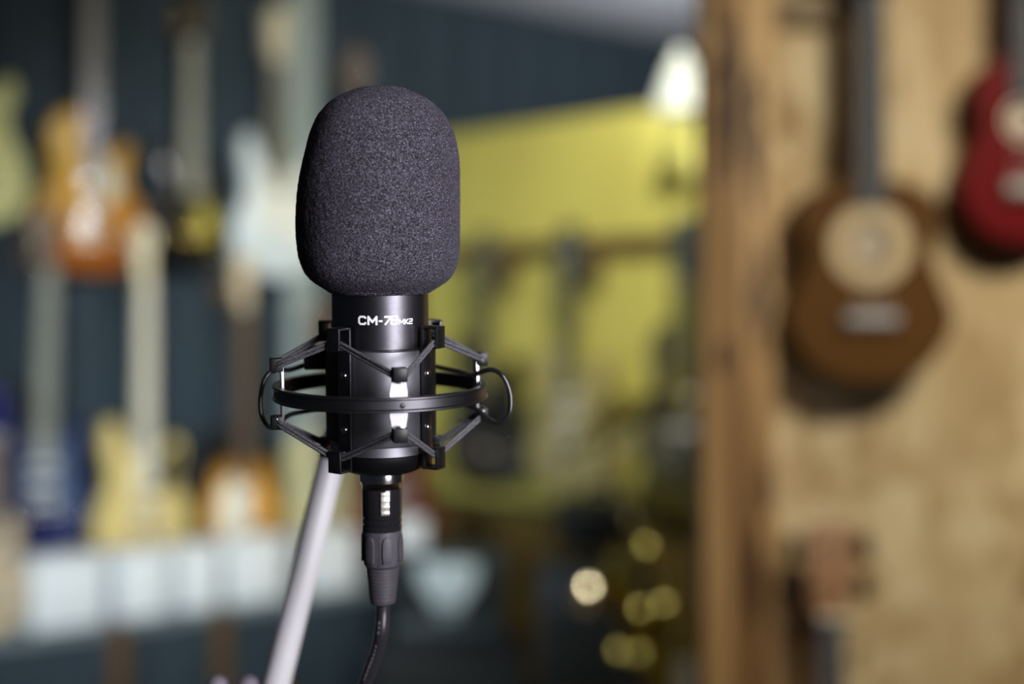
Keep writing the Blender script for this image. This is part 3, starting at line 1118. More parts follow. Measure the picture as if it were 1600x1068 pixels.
UP, LO = 'guitars on the upper row of the navy wall', 'guitars on the lower row of the navy wall'
OFF_UP, OFF_LO = 0.035, 0.100
GS = [  # px, py of body bottom, label, shape, body, neck, board, head, headmat, guard, hardware, group, nut, chrome, lean
    (-62, 352, 'pale yellow guitar cut by the picture edge beside the amber guitar', 'slab', M_pale_yel, M_maple, M_maple, 'six_line', M_maple, None, M_chrome, UP, 640, False, 0),
    (132, 426, 'amber sunburst single-cutaway guitar with cream pickguard and chrome pickups', 'single', M_amber, M_rosew, mat('grey_rosewood', (0.20, 0.19, 0.18), 0.4, 0, 0.2, 20), 'three_side', M_black_lac, mat('pale_pickguard', (0.62, 0.66, 0.56), 0.4, 0, 0.05, 30), M_chrome, UP, 800, True, 0),
    (290, 424, 'black guitar with gold pickguard between amber and white guitars', 'double', M_black_lac, M_maple, mat('weathered_maple', (0.40, 0.40, 0.33), 0.4, 0, 0.15, 20), 'three_side', M_black_lac, M_gold_guard, M_gold, UP, 810, False, 0),
    (424, 434, 'white double-cutaway guitar hanging beside the foam windscreen', 'double', M_strat_white, M_maple, mat('olive_rosewood', (0.17, 0.17, 0.13), 0.4, 0, 0.2, 20), 'six_line', M_maple, M_white_pl, M_white_pl, UP, 690, False, 0),
    (548, 440, 'dark brown guitar mostly hidden behind the foam windscreen', 'slab', M_rosew, M_rosew, M_rosew, 'three_side', M_rosew, None, M_chrome, UP, 700, False, 0),
    (54, 862, 'dark blue guitar hanging lowest at the left of the shelf', 'double', M_blue, M_maple, mat('greyed_maple', (0.32, 0.34, 0.30), 0.4, 0, 0.2, 20), 'six_line', M_rosew, mat('blue_pearl', (0.06, 0.09, 0.17), 0.3, 0, 0.2, 40), M_chrome, LO, 850, False, 0.03),
    (216, 884, 'butterscotch guitar with pale maple neck and black pickguard above the white boxes', 'double', M_buttersc, M_maple, mat('bright_maple', (0.86, 0.82, 0.66), 0.4, 0, 0.05, 20), 'six_line', M_maple, M_black_guard, M_chrome, LO, 880, False, 0),
    (370, 884, 'black and orange sunburst guitar with cream pickguard above white boxes', 'double', M_sun, M_rosew, M_rosew, 'six_line', M_tan, M_cream_pl, M_chrome, LO, 850, False, 0),
    (490, 890, 'pale olive guitar behind the silver boom tube', 'single', M_pale_olive, M_rosew, mat('greyed_maple', (0.32, 0.34, 0.30), 0.4, 0, 0.2, 20), 'three_side', M_rosew, None, M_chrome, LO, 690, False, 0),
    (610, 885, 'dark red guitar behind the connector of the microphone cable', 'double', M_red_lac, M_rosew, M_rosew, 'six_line', M_rosew, None, M_chrome, LO, 800, False, 0),
]
for (px, py, lab, shape, mb, mn, mf, hd, mh, mg, hw, grp, nut, chp, lean) in GS:
    OFF = OFF_UP if grp == UP or px == 490 else OFF_LO
    b = on_wall(px, py, OFF)
    gsc = {290: 0.80, 424: 0.92, 548: 0.83, 54: 0.86, 216: 0.88, 370: 0.87, 132: 0.98, 490: 0.95}.get(px, 1.0)
    electric_guitar(b, NAVY_ROT, lab, shape, mb, mn, mf, hd, mh, mg, hw, grp, nut, chp, gsc, lean)
    zt = (nut * 0.001 + 0.003) * gsc
    n = Vector((math.sin(NAVY_ROT), -math.cos(NAVY_ROT), 0))
    who = lab.split(' guitar')[0]
    dx = Vector((math.cos(NAVY_ROT), math.sin(NAVY_ROT), 0)) * (math.sin(lean) * zt)
    hanger(b + dx, NAVY_ROT, zt, 'wall hanger holding the ' + who + ' guitar', OFF)

# ------------------------------------------------------------------ shelf with white boxes below the guitars
SO = 0.36
M_teal_grey = mat('grey_teal_laminate', (0.17, 0.21, 0.23), 0.5, 0, 0.1, 10)
pa, pb = on_wall(-20, 990, SO), on_wall(602, 900, SO)
ux = Vector((math.cos(NAVY_ROT), math.sin(NAVY_ROT), 0))
nn = Vector((math.sin(NAVY_ROT), -math.cos(NAVY_ROT), 0))
SZ = on_wall(100, 984, SO).z
ua, ub = pa.dot(ux), on_wall(600, 900, SO).dot(ux)
wall_n = Vector((0, NAVY_A, 0)).dot(nn)


def wallp(u, off, z):
    return ux * u + nn * (wall_n + off) + Vector((0, 0, z))


shelf = empty('display_shelf', wallp((ua + ub) / 2, 0, 0), (0, 0, NAVY_ROT))
tag(shelf, 'long dark display shelf below the guitars carrying white boxes', 'shelf')
ln = ub - ua
new_box('shelf_board', (0, -0.265, SZ - 0.012), (ln, 0.205, 0.024), M_teal_grey, shelf, 0.003)
new_box('back_board', (0, -0.176, SZ + 0.045), (ln, 0.010, 0.09), M_teal_grey, shelf, 0.002)
new_box('front_panel', (0, -0.356, SZ / 2 - 0.012), (ln, 0.018, SZ - 0.026), M_navy, shelf, 0.002)
for px in (185, 345):
    q = on_wall(px, 1000, SO + 0.012)
    u = q.dot(ux) - (ua + ub) / 2
    new_box('upright', (u, -0.3745, SZ / 2), (0.05, 0.018, SZ), M_brown_wood, shelf, 0.002)
BX = [(52, 166, 0.155, 'wide white box at the left end of the display shelf'),
      (190, 266, 0.150, 'white box second from the left on the display shelf'),
      (286, 342, 0.148, 'narrow white box in the middle of the display shelf'),
      (364, 446, 0.152, 'white box on the display shelf left of the boom tube'),
      (492, 560, 0.145, 'white box on the display shelf between boom tube and connector')]
for x0, x1, h, lab in BX:
    u0_, u1_ = on_wall(x0, 950, 0.34).dot(ux), on_wall(x1, 950, 0.34).dot(ux)
    wd = u1_ - u0_
    q = wallp((u0_ + u1_) / 2, 0.268, SZ + 0.0015)
    bx = empty('white_box', q, (0, 0, NAVY_ROT))
    tag(bx, lab, 'box', 'white boxes on the display shelf')
    new_box('carton', (0, 0, h / 2), (wd, 0.14, h), M_white_box, bx, 0.002)
    new_box('lid', (0, 0, h + 0.001), (wd + 0.006, 0.146, 0.03), M_white_box, bx, 0.003)
# small tan ukulele-shaped body standing at the far left is built with the ukuleles below

# ------------------------------------------------------------------ ukuleles


def uke_outline(Lb, lower, waist, upper, n=96, hole_z=0.0):
    """polar outline about the sound hole centre, returns list of (x, z) with z from body bottom"""
    half = [(0, 0), (lower * 0.34, Lb * 0.012), (lower * 0.74, Lb * 0.10), (lower, Lb * 0.30), (lower * 0.86, Lb * 0.48), (waist, Lb * 0.635), (upper * 0.97, Lb * 0.78), (upper * 0.93, Lb * 0.90), (upper * 0.55, Lb * 0.985), (0.0, Lb)]
    pts = half + [(-x, z) for x, z in half[-2:0:-1]]
    dense = [(q.x, q.y) for q in spline([Vector(p) for p in pts], 24, True)]
    res = []
    m = len(dense)
    ang = [math.atan2(z - hole_z, x) for x, z in dense]
    for i in range(n):
        a = -math.pi + 2 * math.pi * (i + 0.5) / n
        best = None
        for k in range(m):
            a0, a1 = ang[k], ang[(k + 1) % m]
            if a1 < a0 - math.pi:
                a1 += 2 * math.pi
            for aa in (a, a + 2 * math.pi):
                if a0 <= aa <= a1:
                    f = (aa - a0) / max(a1 - a0, 1e-9)
                    p0, p1 = dense[k], dense[(k + 1) % m]
                    best = (p0[0] + (p1[0] - p0[0]) * f, p0[1] + (p1[1] - p0[1]) * f)
        res.append(best)
    return res


US = 1.18


def ukulele(base, label, Lb, lower, waist, upper, depth, m_top, m_side, m_board, hole_f, hole_r, ros_r, m_ros, nut, m_head, hs_h, bridge_z, m_peg, m_label, group='ukuleles on the strand board wall', rot=0.0, name='ukulele', bridge_m=None):
    g = empty(name, base, (0, 0, rot))
    g.scale = (US, US, US)
    tag(g, label, 'ukulele', group)
    hz = Lb * hole_f
    n = 96
    out = uke_outline(Lb, lower, waist, upper, n, hz)
    # shell: sides and back, with a real sound hole in the top
    bm = bmesh.new()

    def loop(scale, y):
        return [bm.verts.new((x * scale, y, hz + (z - hz) * scale)) for x, z in out]
    l0, l1, l2, l3 = loop(0.985, -depth), loop(1.0, -depth + 0.003), loop(1.0, -0.003), loop(0.985, 0)
    for A_, B_ in ((l0, l1), (l1, l2), (l2, l3)):
        for i in range(n):
            j = (i + 1) % n
            bm.faces.new((A_[i], A_[j], B_[j], B_[i]))
    bm.faces.new(l3)
    sh = finish('shell', bm, m_side, g, 40)
    bm = bmesh.new()
    lo = [bm.verts.new((x * 0.99, -depth - 0.0006, hz + (z - hz) * 0.99)) for x, z in out]
    li = [bm.verts.new((hole_r * math.cos(-math.pi + 2 * math.pi * (i + 0.5) / n), -depth - 0.0006, hz + hole_r * math.sin(-math.pi + 2 * math.pi * (i + 0.5) / n))) for i in range(n)]
    lb = [bm.verts.new((v.co.x, -depth + 0.003, v.co.z)) for v in li]
    for A_, B_ in ((lo, li), (li, lb)):
        for i in range(n):
            j = (i + 1) % n
            bm.faces.new((A_[i], A_[j], B_[j], B_[i]))
    tp = finish('top', bm, m_top, g, 40)
    bm = bmesh.new()    # rosette ring laid on the top
    prev = None
    for r, y in ((hole_r * 1.02, -depth - 0.0005), (hole_r * 1.02, -depth - 0.0016), (ros_r, -depth - 0.0016), (ros_r, -depth - 0.0005)):
        lp = [bm.verts.new((r * math.cos(2 * math.pi * i / n), y, hz + r * math.sin(2 * math.pi * i / n))) for i in range(n)]
        if prev:
            for i in range(n):
                j = (i + 1) % n
                bm.faces.new((prev[i], prev[j], lp[j], lp[i]))
        prev = lp
    finish('rosette', bm, m_ros, tp, 40)
    bm = bmesh.new()
    lathe(bm, [(hole_r * 0.62, 0), (hole_r * 0.62, 0.002)], 32, Matrix.Translation((0, -depth + 0.012, hz)) @ Matrix.Rotation(R(90), 4, 'X'))
    finish('hole_cover', bm, m_label, sh, 40)
    # bridge
    bm = bmesh.new()
    box(bm, (0, -depth - 0.006, bridge_z), (lower * 0.72, 0.011, 0.026), None, 0.003)
    br = finish('bridge', bm, M_rosew, tp, 40)
    new_box('saddle', (0, -depth - 0.0115, bridge_z + 0.002), (lower * 0.60, 0.006, 0.012), bridge_m or M_cream_pl, br, 0.001)
    # neck
    z0 = Lb - 0.012
    bm = bmesh.new()
    prism(bm, [(-0.0215, z0), (0.0215, z0), (0.0185, nut), (-0.0185, nut)], -depth - 0.001, -depth + 0.018, 0.003)
    nk = finish('neck', bm, m_side, g, 50)
    bm = bmesh.new()
    prism(bm, [(-0.0225, hz + ros_r * 0.95), (0.0225, hz + ros_r * 0.95), (0.0185, nut), (-0.0185, nut)], -depth - 0.006, -depth - 0.0008, 0.001)
    finish('fretboard', bm, m_board, nk, 40)
    fme = None
    L = nut - bridge_z
    for k in range(1, 19):
        z = nut - L * (1 - 2 ** (-k / 12))
        if z < hz + ros_r:
            break
        if fme is None:
            bm = bmesh.new()
            box(bm, (0, 0, 0), (0.039, 0.0014, 0.0018))
            o = finish('fret', bm, mat('dull_fret', (0.12, 0.12, 0.13), 0.6, 0.3), nk, None, (0, -depth - 0.0064, z))
            fme = o.data
        else:
            link('fret', fme, nk, (0, -depth - 0.0064, z))
    new_box('nut', (0, -depth - 0.006, nut + 0.003), (0.037, 0.010, 0.007), M_cream_pl, nk, 0.001)
    # headstock
    ol = [(-0.0185, nut), (-0.030, nut + hs_h * 0.16), (-0.036, nut + hs_h * 0.8), (-0.030, nut + hs_h * 0.97), (0.0, nut + hs_h), (0.030, nut + hs_h * 0.97), (0.036, nut + hs_h * 0.8), (0.030, nut + hs_h * 0.16), (0.0185, nut)]
    bm = bmesh.new()
    prism(bm, ccw(ol), -depth - 0.003, -depth + 0.011, 0.002)
    hs = finish('headstock', bm, m_head, g, 50)
    for s in (-1, 1):
        for k in (0, 1):
            z = nut + hs_h * (0.30 + 0.42 * k)
            bm = bmesh.new()
            lathe(bm, mm([(4.5, 0), (4.5, 2), (2.6, 3), (2.6, 11), (1.5, 12)]), 12, Matrix.Translation((s * 0.020, -depth - 0.003, z)) @ Matrix.Rotation(R(90), 4, 'X'))
            tube(bm, [(s * 0.020, -depth + 0.014, z), (s * 0.047, -depth + 0.014, z)], 0.0022, 8)
            box(bm, (s * 0.050, -depth + 0.012, z), (0.020, 0.014, 0.034), None, 0.004)
            box(bm, (s * 0.022, -depth + 0.016, z), (0.020, 0.012, 0.016), None, 0.002)
            finish('tuning_peg', bm, m_peg, hs, 40)
    sme = None
    zl = nut + 0.004 - bridge_z
    for k in range(4):
        x = -0.0135 + 0.009 * k
        bm = bmesh.new()
        tube(bm, [(x * 1.5, -depth - 0.0150, bridge_z), (x, -depth - 0.0115, nut + 0.004)], 0.0004, 6)
        finish('string', bm, M_white_pl, g)
    return g


UF = 2.36           # depth of the ukulele tops
M_uke_top = mat('mahogany_top', (0.105, 0.045, 0.007), 0.6, 0, 0.2, 14, stretch=(8, 8, 0.8), spec=0.15)
M_uke_side = mat('mahogany_side', (0.10, 0.048, 0.012), 0.6, 0, 0.2, 14, stretch=(8, 8, 0.8), spec=0.15)
M_ros = mat('pale_rosette', (0.60, 0.46, 0.27), 0.5, 0, 0.12, 120)
M_lab = mat('cream_paper', (0.85, 0.70, 0.55), 0.7, 0, 0.04, 30)
dpt = 0.072
b = at(1361, 597, UF)
ukulele((b.x, OSBY - 0.022, b.z), 'brown mahogany ukulele with wide pale rosette beside the wooden post', 0.285, 0.117, 0.086, 0.102, dpt, M_uke_top, M_uke_side, M_slate, 0.675, 0.030, 0.058, M_ros, 0.565, M_uke_side, 0.15, 0.088, M_matte_black, M_lab, bridge_m=mat('grey_bone', (0.48, 0.48, 0.52), 0.5))
M_red_uke = mat('red_lacquer', (0.14, 0.001, 0.003), 0.5, 0, 0.08, 20, spec=0.1)
b = at(1606, 378, UF)
ukulele((b.x, OSBY - 0.022, b.z), 'red ukulele cut off by the right picture edge', 0.262, 0.089, 0.060, 0.070, 0.064, M_red_uke, M_red_uke, M_slate, 0.66, 0.025, 0.030, M_cream_pl, 0.48, M_red_uke, 0.13, 0.075, M_matte_black, M_lab, bridge_m=mat('grey_bone', (0.48, 0.48, 0.52), 0.5))
b = at(1298, 966, UF)
M_head3 = mat('rosy_wood', (0.40, 0.22, 0.12), 0.4, 0, 0.15, 14, stretch=(8, 8, 0.8))
ukulele((b.x, OSBY - 0.022, b.z - 0.505 * US), 'ukulele hanging lowest, only its reddish headstock and neck in view', 0.285, 0.11, 0.078, 0.09, dpt, M_uke_top, M_head3, M_slate, 0.675, 0.030, 0.045, M_ros, 0.505, M_head3, 0.135, 0.088, M_matte_black, M_lab)
for px, zz, lab in ((1361, at(1361, 597, UF).z + 0.565 * US, 'wall hanger above the brown ukulele'), (1606, at(1606, 378, UF).z + 0.48 * US, 'wall hanger above the red ukulele'), (1298, at(1298, 966, UF).z, 'wall hanger holding the lowest ukulele')):
    b = at(px, 534, UF)
    h = empty('ukulele_hanger', (b.x, OSBY - 0.03, zz - 0.012))
    h.scale = (US, 1.0, US)
    tag(h, lab, 'hanger', 'wall hangers of the ukuleles')
    new_box('wall_block', (0, 0.018, 0.03), (0.036, 0.022, 0.06), M_brown_wood, h, 0.003)
    bm = bmesh.new()
    tube(bm, [(0, 0.01, 0.006), (0, -0.022, 0.0)], 0.004, 8)
    for s in (-1, 1):
        tube(bm, spline([(0, -0.022, 0.0), (s * 0.02, -0.026, 0.0), (s * 0.0268, -0.04, -0.004), (s * 0.0268, -0.088, 0.002)], 4), 0.0042, 8)
    finish('yoke', bm, M_matte_black, h, 60)
# tan one standing at the left end of the shelf
b = on_wall(-27, 985, 0.25)
ukulele((b.x, b.y, SZ + 0.0015), 'small tan ukulele standing on the shelf at the left picture edge', 0.25, 0.068, 0.048, 0.056, 0.06, M_tan, M_tan, M_rosew, 0.66, 0.026, 0.032, M_tan, 0.40, M_blue, 0.10, 0.075, M_black_lac, M_lab, None, NAVY_ROT)

# ------------------------------------------------------------------ guitars on the yellow partition
YG = 'guitars on the yellow partition'
M_dk_olive = mat('dark_olive_lacquer', (0.10, 0.095, 0.05), 0.3, 0, 0.1, 20)
M_khaki = mat('khaki_lacquer', (0.42, 0.36, 0.15), 0.3, 0, 0.1, 20)
M_olive_neck = mat('olive_brown_neck', (0.17, 0.165, 0.065), 0.45, 0, 0.15, 20)
for px, py, lab, shape, mb, mn, hd in (
        (772, 762, 'black double-cutaway guitar on the yellow partition beside the microphone', 'double', M_black_lac, M_olive_neck, M_dk_olive),
        (905, 765, 'khaki guitar with grey neck in the middle of the yellow partition', 'slab', M_khaki, M_olive_neck, mat('grey_blue_head', (0.045, 0.055, 0.05), 0.4)),
        (1084, 760, 'dark olive guitar on the yellow partition next to the wooden post', 'single', M_dk_olive, M_olive_neck, mat('grey_blue_head', (0.045, 0.055, 0.05), 0.4))):
    b = on_yellow(px, py, 0.10)
    ztop = 1.725 - b.z
    nut = (ztop - 0.115) * 1000
    electric_guitar(b, YEL_ROT, lab, shape, mb, mn, mn, 'three_side', hd, None, M_chrome, YG, nut)
    who = lab.split(' guitar')[0]
    h = hanger(b, YEL_ROT, nut * 0.001 + 0.003, 'rail hanger holding the ' + who + ' guitar', 0.076)
    h['group'] = 'rail hangers on the yellow partition'

# glowing bell lamp over the end of the partition
p = at(1064, 134, 3.62)
lamp = empty('bell_lamp', (p.x, p.y, p.z))
lamp.scale = (0.8, 0.8, 0.8)
tag(lamp, 'white bell-shaped lamp glowing above the yellow partition by the post', 'lamp')
M_glow = mat('glowing_shade', (0.55, 0.58, 0.53), 0.5, 0, 0.02, 20, emit=((0.86, 0.95, 0.84), 0.20))
bm = bmesh.new()
lathe(bm, mm([(18, 88), (30, 82), (46, 50), (62, 5), (82, -52), (88, -82), (86, -82), (79, -52), (59, 4), (43, 48), (26, 79)]), 40, cap=False)
finish('shade', bm, M_glow, lamp, 50)
bm = bmesh.new()
lathe(bm, mm([(16, 80), (20, 84), (20, 106), (8, 112), (5, 120)]), 20)
finish('socket', bm, M_white_pl, lamp, 40)
bm = bmesh.new()
tube(bm, [(0, 0, 0.115), (0, 0, (2.6 - p.z) / 0.8)], 0.003, 8)
finish('cord', bm, M_matte_black, lamp, 40)
g = bmesh.new()
bmesh.ops.create_uvsphere(g, u_segments=16, v_segments=10, radius=0.03)
finish('bulb', g, mat('bulb', (1, 1, 1), 0.3, emit=((1.0, 0.97, 0.88), 0.8)), lamp, 60, (0, 0, 0.0))

# ------------------------------------------------------------------ amplifiers
M_teal = mat('dark_teal_vinyl', (0.012, 0.023, 0.028), 0.5, 0, 0.2, 60)
M_teal2 = mat('slate_teal_panel', (0.020, 0.034, 0.040), 0.4, 0, 0.1, 40)
M_grille = mat('dark_grille', (0.006, 0.011, 0.013), 0.8, 0, 0.3, 200)


def amp(name, base, wd, dp, ht, label, body_m, panel_m, rot, badge=False, panel_low=True):
    a = empty(name, base, (0, 0, rot))
    tag(a, label, 'amplifier', 'amplifiers in front of the yellow partition')
    new_box('cabinet', (0, 0, ht / 2), (wd, dp, ht), body_m, a, 0.012)
    new_box('grille_cloth', (0, -dp / 2 - 0.002, ht * 0.60), (wd * 0.88, 0.008, ht * 0.56), M_grille, a, 0.002)
    z = ht * 0.17
    pn = new_box('control_panel', (0, -dp / 2 - 0.004, z), (wd * 0.94, 0.012, ht * 0.22), panel_m, a, 0.002)
    kme = None
    for k in range(5):
        x = wd * (-0.34 + 0.17 * k)
        if kme is None:
            bm = bmesh.new()
            lathe(bm, mm([(11, 0), (10.5, 6), (8, 13), (1, 14)]), 16)
            o = finish('knob', bm, M_black_lac, pn, 50, (x, -0.006, 0), (R(90), 0, 0))
            kme = o.data
        else:
            link('knob', kme, pn, (x, -0.006, 0), (R(90), 0, 0))
    bm = bmesh.new()
    tube(bm, spline([(-wd * 0.18, 0, ht - 0.004), (-wd * 0.16, 0, ht + 0.022), (0, 0, ht + 0.028), (wd * 0.16, 0, ht + 0.022), (wd * 0.18, 0, ht - 0.004)], 5), 0.008, 10)
    finish('handle', bm, M_matte_black, a, 60)
    for sx in (-1, 1):
        for sz in (0, 1):
            new_box('corner_guard', (sx * (wd / 2 - 0.012), -dp / 2 + 0.012, sz * ht + (0.014 if not sz else -0.014)), (0.030, 0.030, 0.030), panel_m, a, 0.004)
    if badge:
        bm = bmesh.new()
        ol = [(-74, 118), (-80, 92), (-70, 50), (-46, 18), (-36, 0), (36, 0), (46, 18), (70, 50), (80, 92), (74, 118)]
        prism(bm, ccw(mm(ol)), -0.010, 0.0, 0.002)
        finish('badge', bm, mat('white_badge', (0.54, 0.64, 0.67), 0.45, 0, 0.04, 20), a, 40, (0.0, -dp / 2 - 0.006, ht * 0.92 - 0.118))
        bm = bmesh.new()
        ol = [(-34, 20), (-22, 0), (22, 0), (34, 20)]
        prism(bm, ccw(mm(ol)), -0.008, 0.0, 0.001)
        finish('lower_badge', bm, mat('grey_badge', (0.20, 0.27, 0.28), 0.45, 0, 0.04, 20), a, 40, (0.0, -dp / 2 - 0.006, ht * 0.92 - 0.148))
    return a


AY = 3.75
sc_ = FPX / AY
b = at(700, 1012, AY)
ht_c = b.z
cabw, cabd = 0.42, 0.30
sp_cab = empty('speaker_cabinet', (b.x, AY + cabd / 2, 0))
tag(sp_cab, 'black speaker cabinet under the dark teal amplifier', 'speaker')
new_box('cabinet', (0, 0, ht_c / 2), (cabw, cabd, ht_c), M_matte_black, sp_cab, 0.01)
new_box('grille_cloth', (0, -cabd / 2 - 0.002, ht_c / 2), (cabw * 0.9, 0.008, ht_c * 0.88), M_grille, sp_cab, 0.002)
amp('combo_amplifier', (b.x, AY + 0.11, ht_c), 176 / sc_, 0.20, (1008 - 862) / sc_, 'dark teal amplifier with white shield badge right of the cable connector', M_teal, M_teal2, 0, True)
q = at(638, 862, AY)
bx = empty('white_box', (q.x, AY + 0.10, at(0, 862, AY).z))
tag(bx, 'small pale box lying on top of the dark teal amplifier', 'box')
new_box('carton', (0, 0, 0.036), (0.078, 0.10, 0.072), M_white_box, bx, 0.002)
new_box('lid', (0, 0, 0.066), (0.082, 0.104, 0.018), M_white_box, bx, 0.002)
b = at(925, 1068, 3.55)
hz_ = at(0, 885, 3.55).z
nv = amp('bass_amplifier', (b.x, 3.55 + 0.12, 0), 0.27, 0.22, hz_, 'dark navy amplifier on the floor behind the saxophone bell', mat('navy_vinyl', (0.010, 0.014, 0.022), 0.5, 0, 0.2, 60), M_teal2, 0)
b2 = at(940, 800, 3.55)
amp('amplifier_head', (b2.x, 3.55 + 0.12, hz_ + 0.040), 0.22, 0.16, b2.z - hz_ - 0.02, 'small black amplifier on top of the dark navy amplifier', M_matte_black, M_grille, 0)

# ------------------------------------------------------------------ brass
M_brass = mat('brass', (0.62, 0.52, 0.16), 0.13, 1.0, 0.08, 30)
M_glint_brass = mat('glint_brass', (0.86, 0.76, 0.52), 0.12, 1.0, 0.04, 30)
M_brass_d = mat('aged_brass', (0.42, 0.33, 0.06), 0.28, 1.0, 0.12, 30)
BY = 3.0
pl = empty('display_plinth', (at(1040, 0, BY).x, BY, 0))
tag(pl, 'dark display plinth under the saxophone', 'plinth')
PZ = at(0, 1119, BY).z
new_box('top', (0, 0, PZ - 0.015), (0.46, 0.34, 0.03), M_brown_wood, pl, 0.004)
new_box('body', (0, 0, (PZ - 0.03) / 2), (0.42, 0.30, PZ - 0.03), M_matte_black, pl, 0.004)

sx = empty('saxophone', (at(1062, 0, BY).x, BY, PZ))
tag(sx, 'brass saxophone leaning on a stand in front of the yellow partition', 'saxophone')
so = Vector((at(1062, 0, BY).x, BY, PZ))


def sp_(px, py, dy=0.0):
    return at(px, py, BY + dy) - so


bm = bmesh.new()
body_path = spline([sp_(952, 722), sp_(975, 780), sp_(1010, 870), sp_(1045, 960), sp_(1072, 1030), sp_(1082, 1062), sp_(1074, 1086), sp_(1052, 1090), sp_(1036, 1074), sp_(1020, 1035), sp_(998, 985), sp_(976, 940), sp_(955, 912), sp_(940, 898)], 6)
nb = len(body_path)
rad = []
for i in range(nb):
    f = i / (nb - 1)
    r = 0.012 + 0.020 * min(f / 0.55, 1.0)
    if f > 0.55:
        r = 0.032 + 0.006 * (f - 0.55) / 0.45
    if f > 0.80:
        r += 0.024 * ((f - 0.80) / 0.20) ** 2.2
    rad.append(r)
tube(bm, body_path, rad, 28, caps=False)
finish('body_tube', bm, M_brass, sx, 60)
bm = bmesh.new()
# rolled rim of the bell
e0, e1 = body_path[-1], body_path[-3]
d = (e0 - e1).normalized()
q1 = d.orthogonal().normalized()
q2 = d.cross(q1)
tube(bm, [e0 + q1 * (rad[-1] * math.cos(2 * math.pi * k / 40)) + q2 * (rad[-1] * math.sin(2 * math.pi * k / 40)) for k in range(40)], 0.0035, 8, closed=True)
finish('bell_rim', bm, M_brass, sx, 60)
bm = bmesh.new()
tube(bm, spline([sp_(952, 724), sp_(944, 700), sp_(948, 676), sp_(966, 656), sp_(990, 640), sp_(1016, 624)], 6), [0.0125 - 0.00012 * i for i in range(31)], 16)
finish('neck_crook', bm, M_brass, sx, 60)
bm = bmesh.new()
tube(bm, [sp_(1010, 628), sp_(1030, 614), sp_(1046, 606)], [0.010, 0.010, 0.004], 14)
finish('mouthpiece', bm, M_black_lac, sx, 60)
# key cups: shallow domes, some tipped upwards to glint; the plain ones carry a pearl
for k, (px, py, r, tip, dy) in enumerate(((968, 770, 12, 0, -0.030), (985, 812, 14, 0, -0.032), (1011, 856, 16, 38, -0.040), (1024, 905, 18, 0, -0.038), (1040, 948, 19, 36, -0.044), (1058, 992, 20, 0, -0.042),
                                           (1002, 955, 19, 40, -0.052), (1000, 1024, 21, 40, -0.054), (919, 922, 19, 40, -0.070), (910, 944, 17, 41, -0.068), (966, 1020, 15, 38, -0.040))):
    bell_glint = px < 930  # cups added on the bell, paler brass strengthens the highlight there
    RC = 125.0 if bell_glint else 52.0
    cap = [(r * f, 4.0 + math.sqrt(RC * RC - (r * f) ** 2) - math.sqrt(RC * RC - r * r)) for f in (1.0, 0.85, 0.65, 0.4, 0.15, 0.02)]
    bm = bmesh.new()
    lathe(bm, mm([(r * 0.9, 0), (r * 1.05, 0), (r * 1.05, 3.6)] + cap), 28)
    o = finish('key_or_glint_cup', bm, M_glint_brass if bell_glint else M_brass, sx, 40, sp_(px, py, dy), (R(90 - tip), 0, 0))
    if not tip:
        bm = bmesh.new()
        lathe(bm, mm([(6, 0), (6, 3), (4, 5), (0.5, 5.6)]), 14)
        finish('pearl', bm, M_white_pl, o, 50, (0, 0, 0.0055))
    bm = bmesh.new()    # stem from the cup back to the tube
    tube(bm, [(0, 0, 0.001), (0, -0.004, -0.026)], 0.003, 8)
    finish('key_stem', bm, M_brass_d, o, 50)
for dx in (-9, 9):
    bm = bmesh.new()
    tube(bm, [sp_(962 + dx, 745, -0.03), sp_(1066 + dx, 1005, -0.038)], 0.0028, 8)
    finish('key_rod', bm, M_brass_d, sx, 60)
# stand of the saxophone
ss = empty('saxophone_stand', (so.x, BY + 0.05, PZ))
tag(ss, 'black folding stand carrying the saxophone', 'stand')
bm = bmesh.new()
tube(bm, [Vector((0.0, 0.0, 0.012)), sp_(990, 820, 0.0)], 0.007, 10)
finish('mast', bm, M_matte_black, ss, 50)
for a in (0, 90, 180):
    bm = bmesh.new()
    tube(bm, [Vector((0, 0, 0.02)), Vector((0.13 * math.cos(R(a)), 0.12 * math.sin(R(a)), 0.008))], 0.006, 8)
    finish('leg', bm, M_matte_black, ss, 50)
bm = bmesh.new()
cpt = sp_(990, 820, -0.010)
tube(bm, spline([cpt + Vector((-0.045, -0.045, 0)), cpt + Vector((-0.048, 0.0, 0)), cpt + Vector((0, 0.0, 0)), cpt + Vector((0.048, 0.0, 0)), cpt + Vector((0.045, -0.045, 0))], 4), 0.006, 8)
finish('cradle', bm, M_matte_black, ss, 50)

# white price card standing on the plinth
q = at(1078, 1068, BY - 0.12)
pc = empty('price_card', (q.x, BY - 0.12, PZ), (0, 0, 0))
tag(pc, 'folded white price card standing at the foot of the saxophone', 'card')
hc = at(0, 1030, BY - 0.12).z - PZ
new_box('front_leaf', (0, -0.014, hc / 2), (0.058, 0.0012, hc), M_white_pl, pc, 0, (R(-8), 0, 0))
new_box('rear_leaf', (0, 0.014, hc / 2), (0.058, 0.0012, hc), M_white_pl, pc, 0, (R(8), 0, 0))

# trumpet hung on the partition rail
TY = 3.35
tr = empty('trumpet', at(940, 690, TY))
tag(tr, 'brass trumpet hanging slanted above the saxophone', 'trumpet')
to = at(940, 690, TY)


def tp_(px, py, dy=0.0):
    return at(1930 - px, 1327 - py, TY + dy) - to


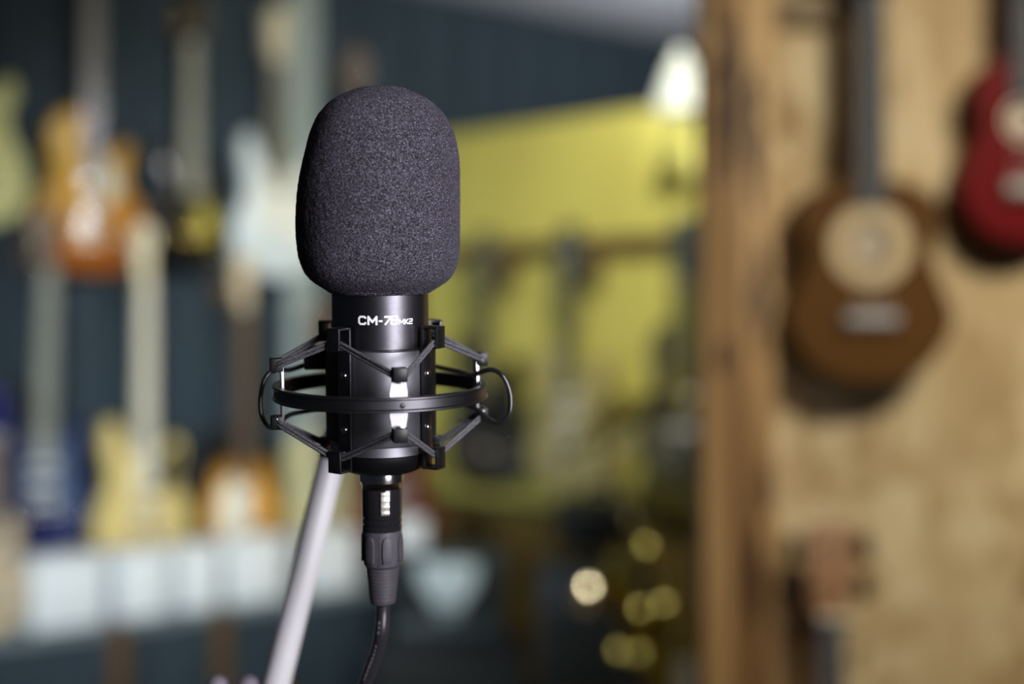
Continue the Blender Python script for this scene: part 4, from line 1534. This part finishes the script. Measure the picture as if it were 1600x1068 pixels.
bm = bmesh.new()
bell = [tp_(1010, 632, 0.05), tp_(985, 650, 0.04), tp_(955, 668, 0.025), tp_(920, 690, 0.01), tp_(895, 706, 0.0), tp_(880, 715, -0.004), tp_(868, 722, -0.008)]
tube(bm, spline(bell, 6), [0.0065] * 13 + [0.0065 + 0.0003 * i for i in range(12)] + [0.011, 0.0125, 0.0145, 0.0175, 0.0215, 0.026, 0.030, 0.035, 0.040, 0.045, 0.049, 0.051][:12], 28, caps=False)
finish('bell_tube', bm, M_brass, tr, 60)
bm = bmesh.new()
tube(bm, spline([tp_(1010, 632, 0.05), tp_(1024, 632, 0.05), tp_(1030, 645, 0.05), tp_(1020, 658, 0.05), tp_(990, 676, 0.035), tp_(950, 701, 0.02), tp_(936, 706, 0.012), tp_(930, 694, 0.012), tp_(945, 681, 0.02), tp_(1000, 646, 0.04), tp_(1048, 614, 0.06)], 6), 0.006, 12)
finish('lead_pipe', bm, M_brass, tr, 60)
for k in range(3):
    px, py = 955 + 16 * k, 683 - 11 * k
    bm = bmesh.new()
    a0, a1 = tp_(px - 12, py - 24, 0.022 + 0.006 * k), tp_(px + 16, py + 30, 0.022 + 0.006 * k)
    tube(bm, [a0, a1], 0.0095, 14)
    v = finish('valve', bm, M_brass, tr, 50)
    bm = bmesh.new()
    dd = (a0 - a1).normalized()
    tube(bm, [a0, a0 + dd * 0.018], 0.003, 8)
    tube(bm, [a0 + dd * 0.016, a0 + dd * 0.021], 0.008, 12)
    finish('valve_button', bm, M_white_pl, v, 50)
bm = bmesh.new()
tube(bm, [tp_(1046, 615, 0.06), tp_(1056, 609, 0.063), tp_(1062, 605, 0.065)], [0.006, 0.009, 0.013], 14)
finish('mouthpiece', bm, M_chrome, tr, 50)
# wall peg that carries the trumpet
wq = on_yellow(988, 650, 0.0)
tg = empty('trumpet_peg', wq)
tag(tg, 'dark wall peg carrying the slanted trumpet', 'peg')
bm = bmesh.new()
tube(bm, [Vector((0, 0, 0)), tp_(950, 681, 0.05) + to - wq, tp_(950, 686, 0.0) + to - wq], 0.005, 8)
finish('peg_rod', bm, M_matte_black, tg, 50)
bm = bmesh.new()
lathe(bm, mm([(22, 0), (22, 6), (14, 10), (5, 12)]), 20, Matrix.Rotation(YEL_ROT, 4, 'Z') @ Matrix.Rotation(R(90), 4, 'X'))
finish('peg_plate', bm, M_matte_black, tg, 50)
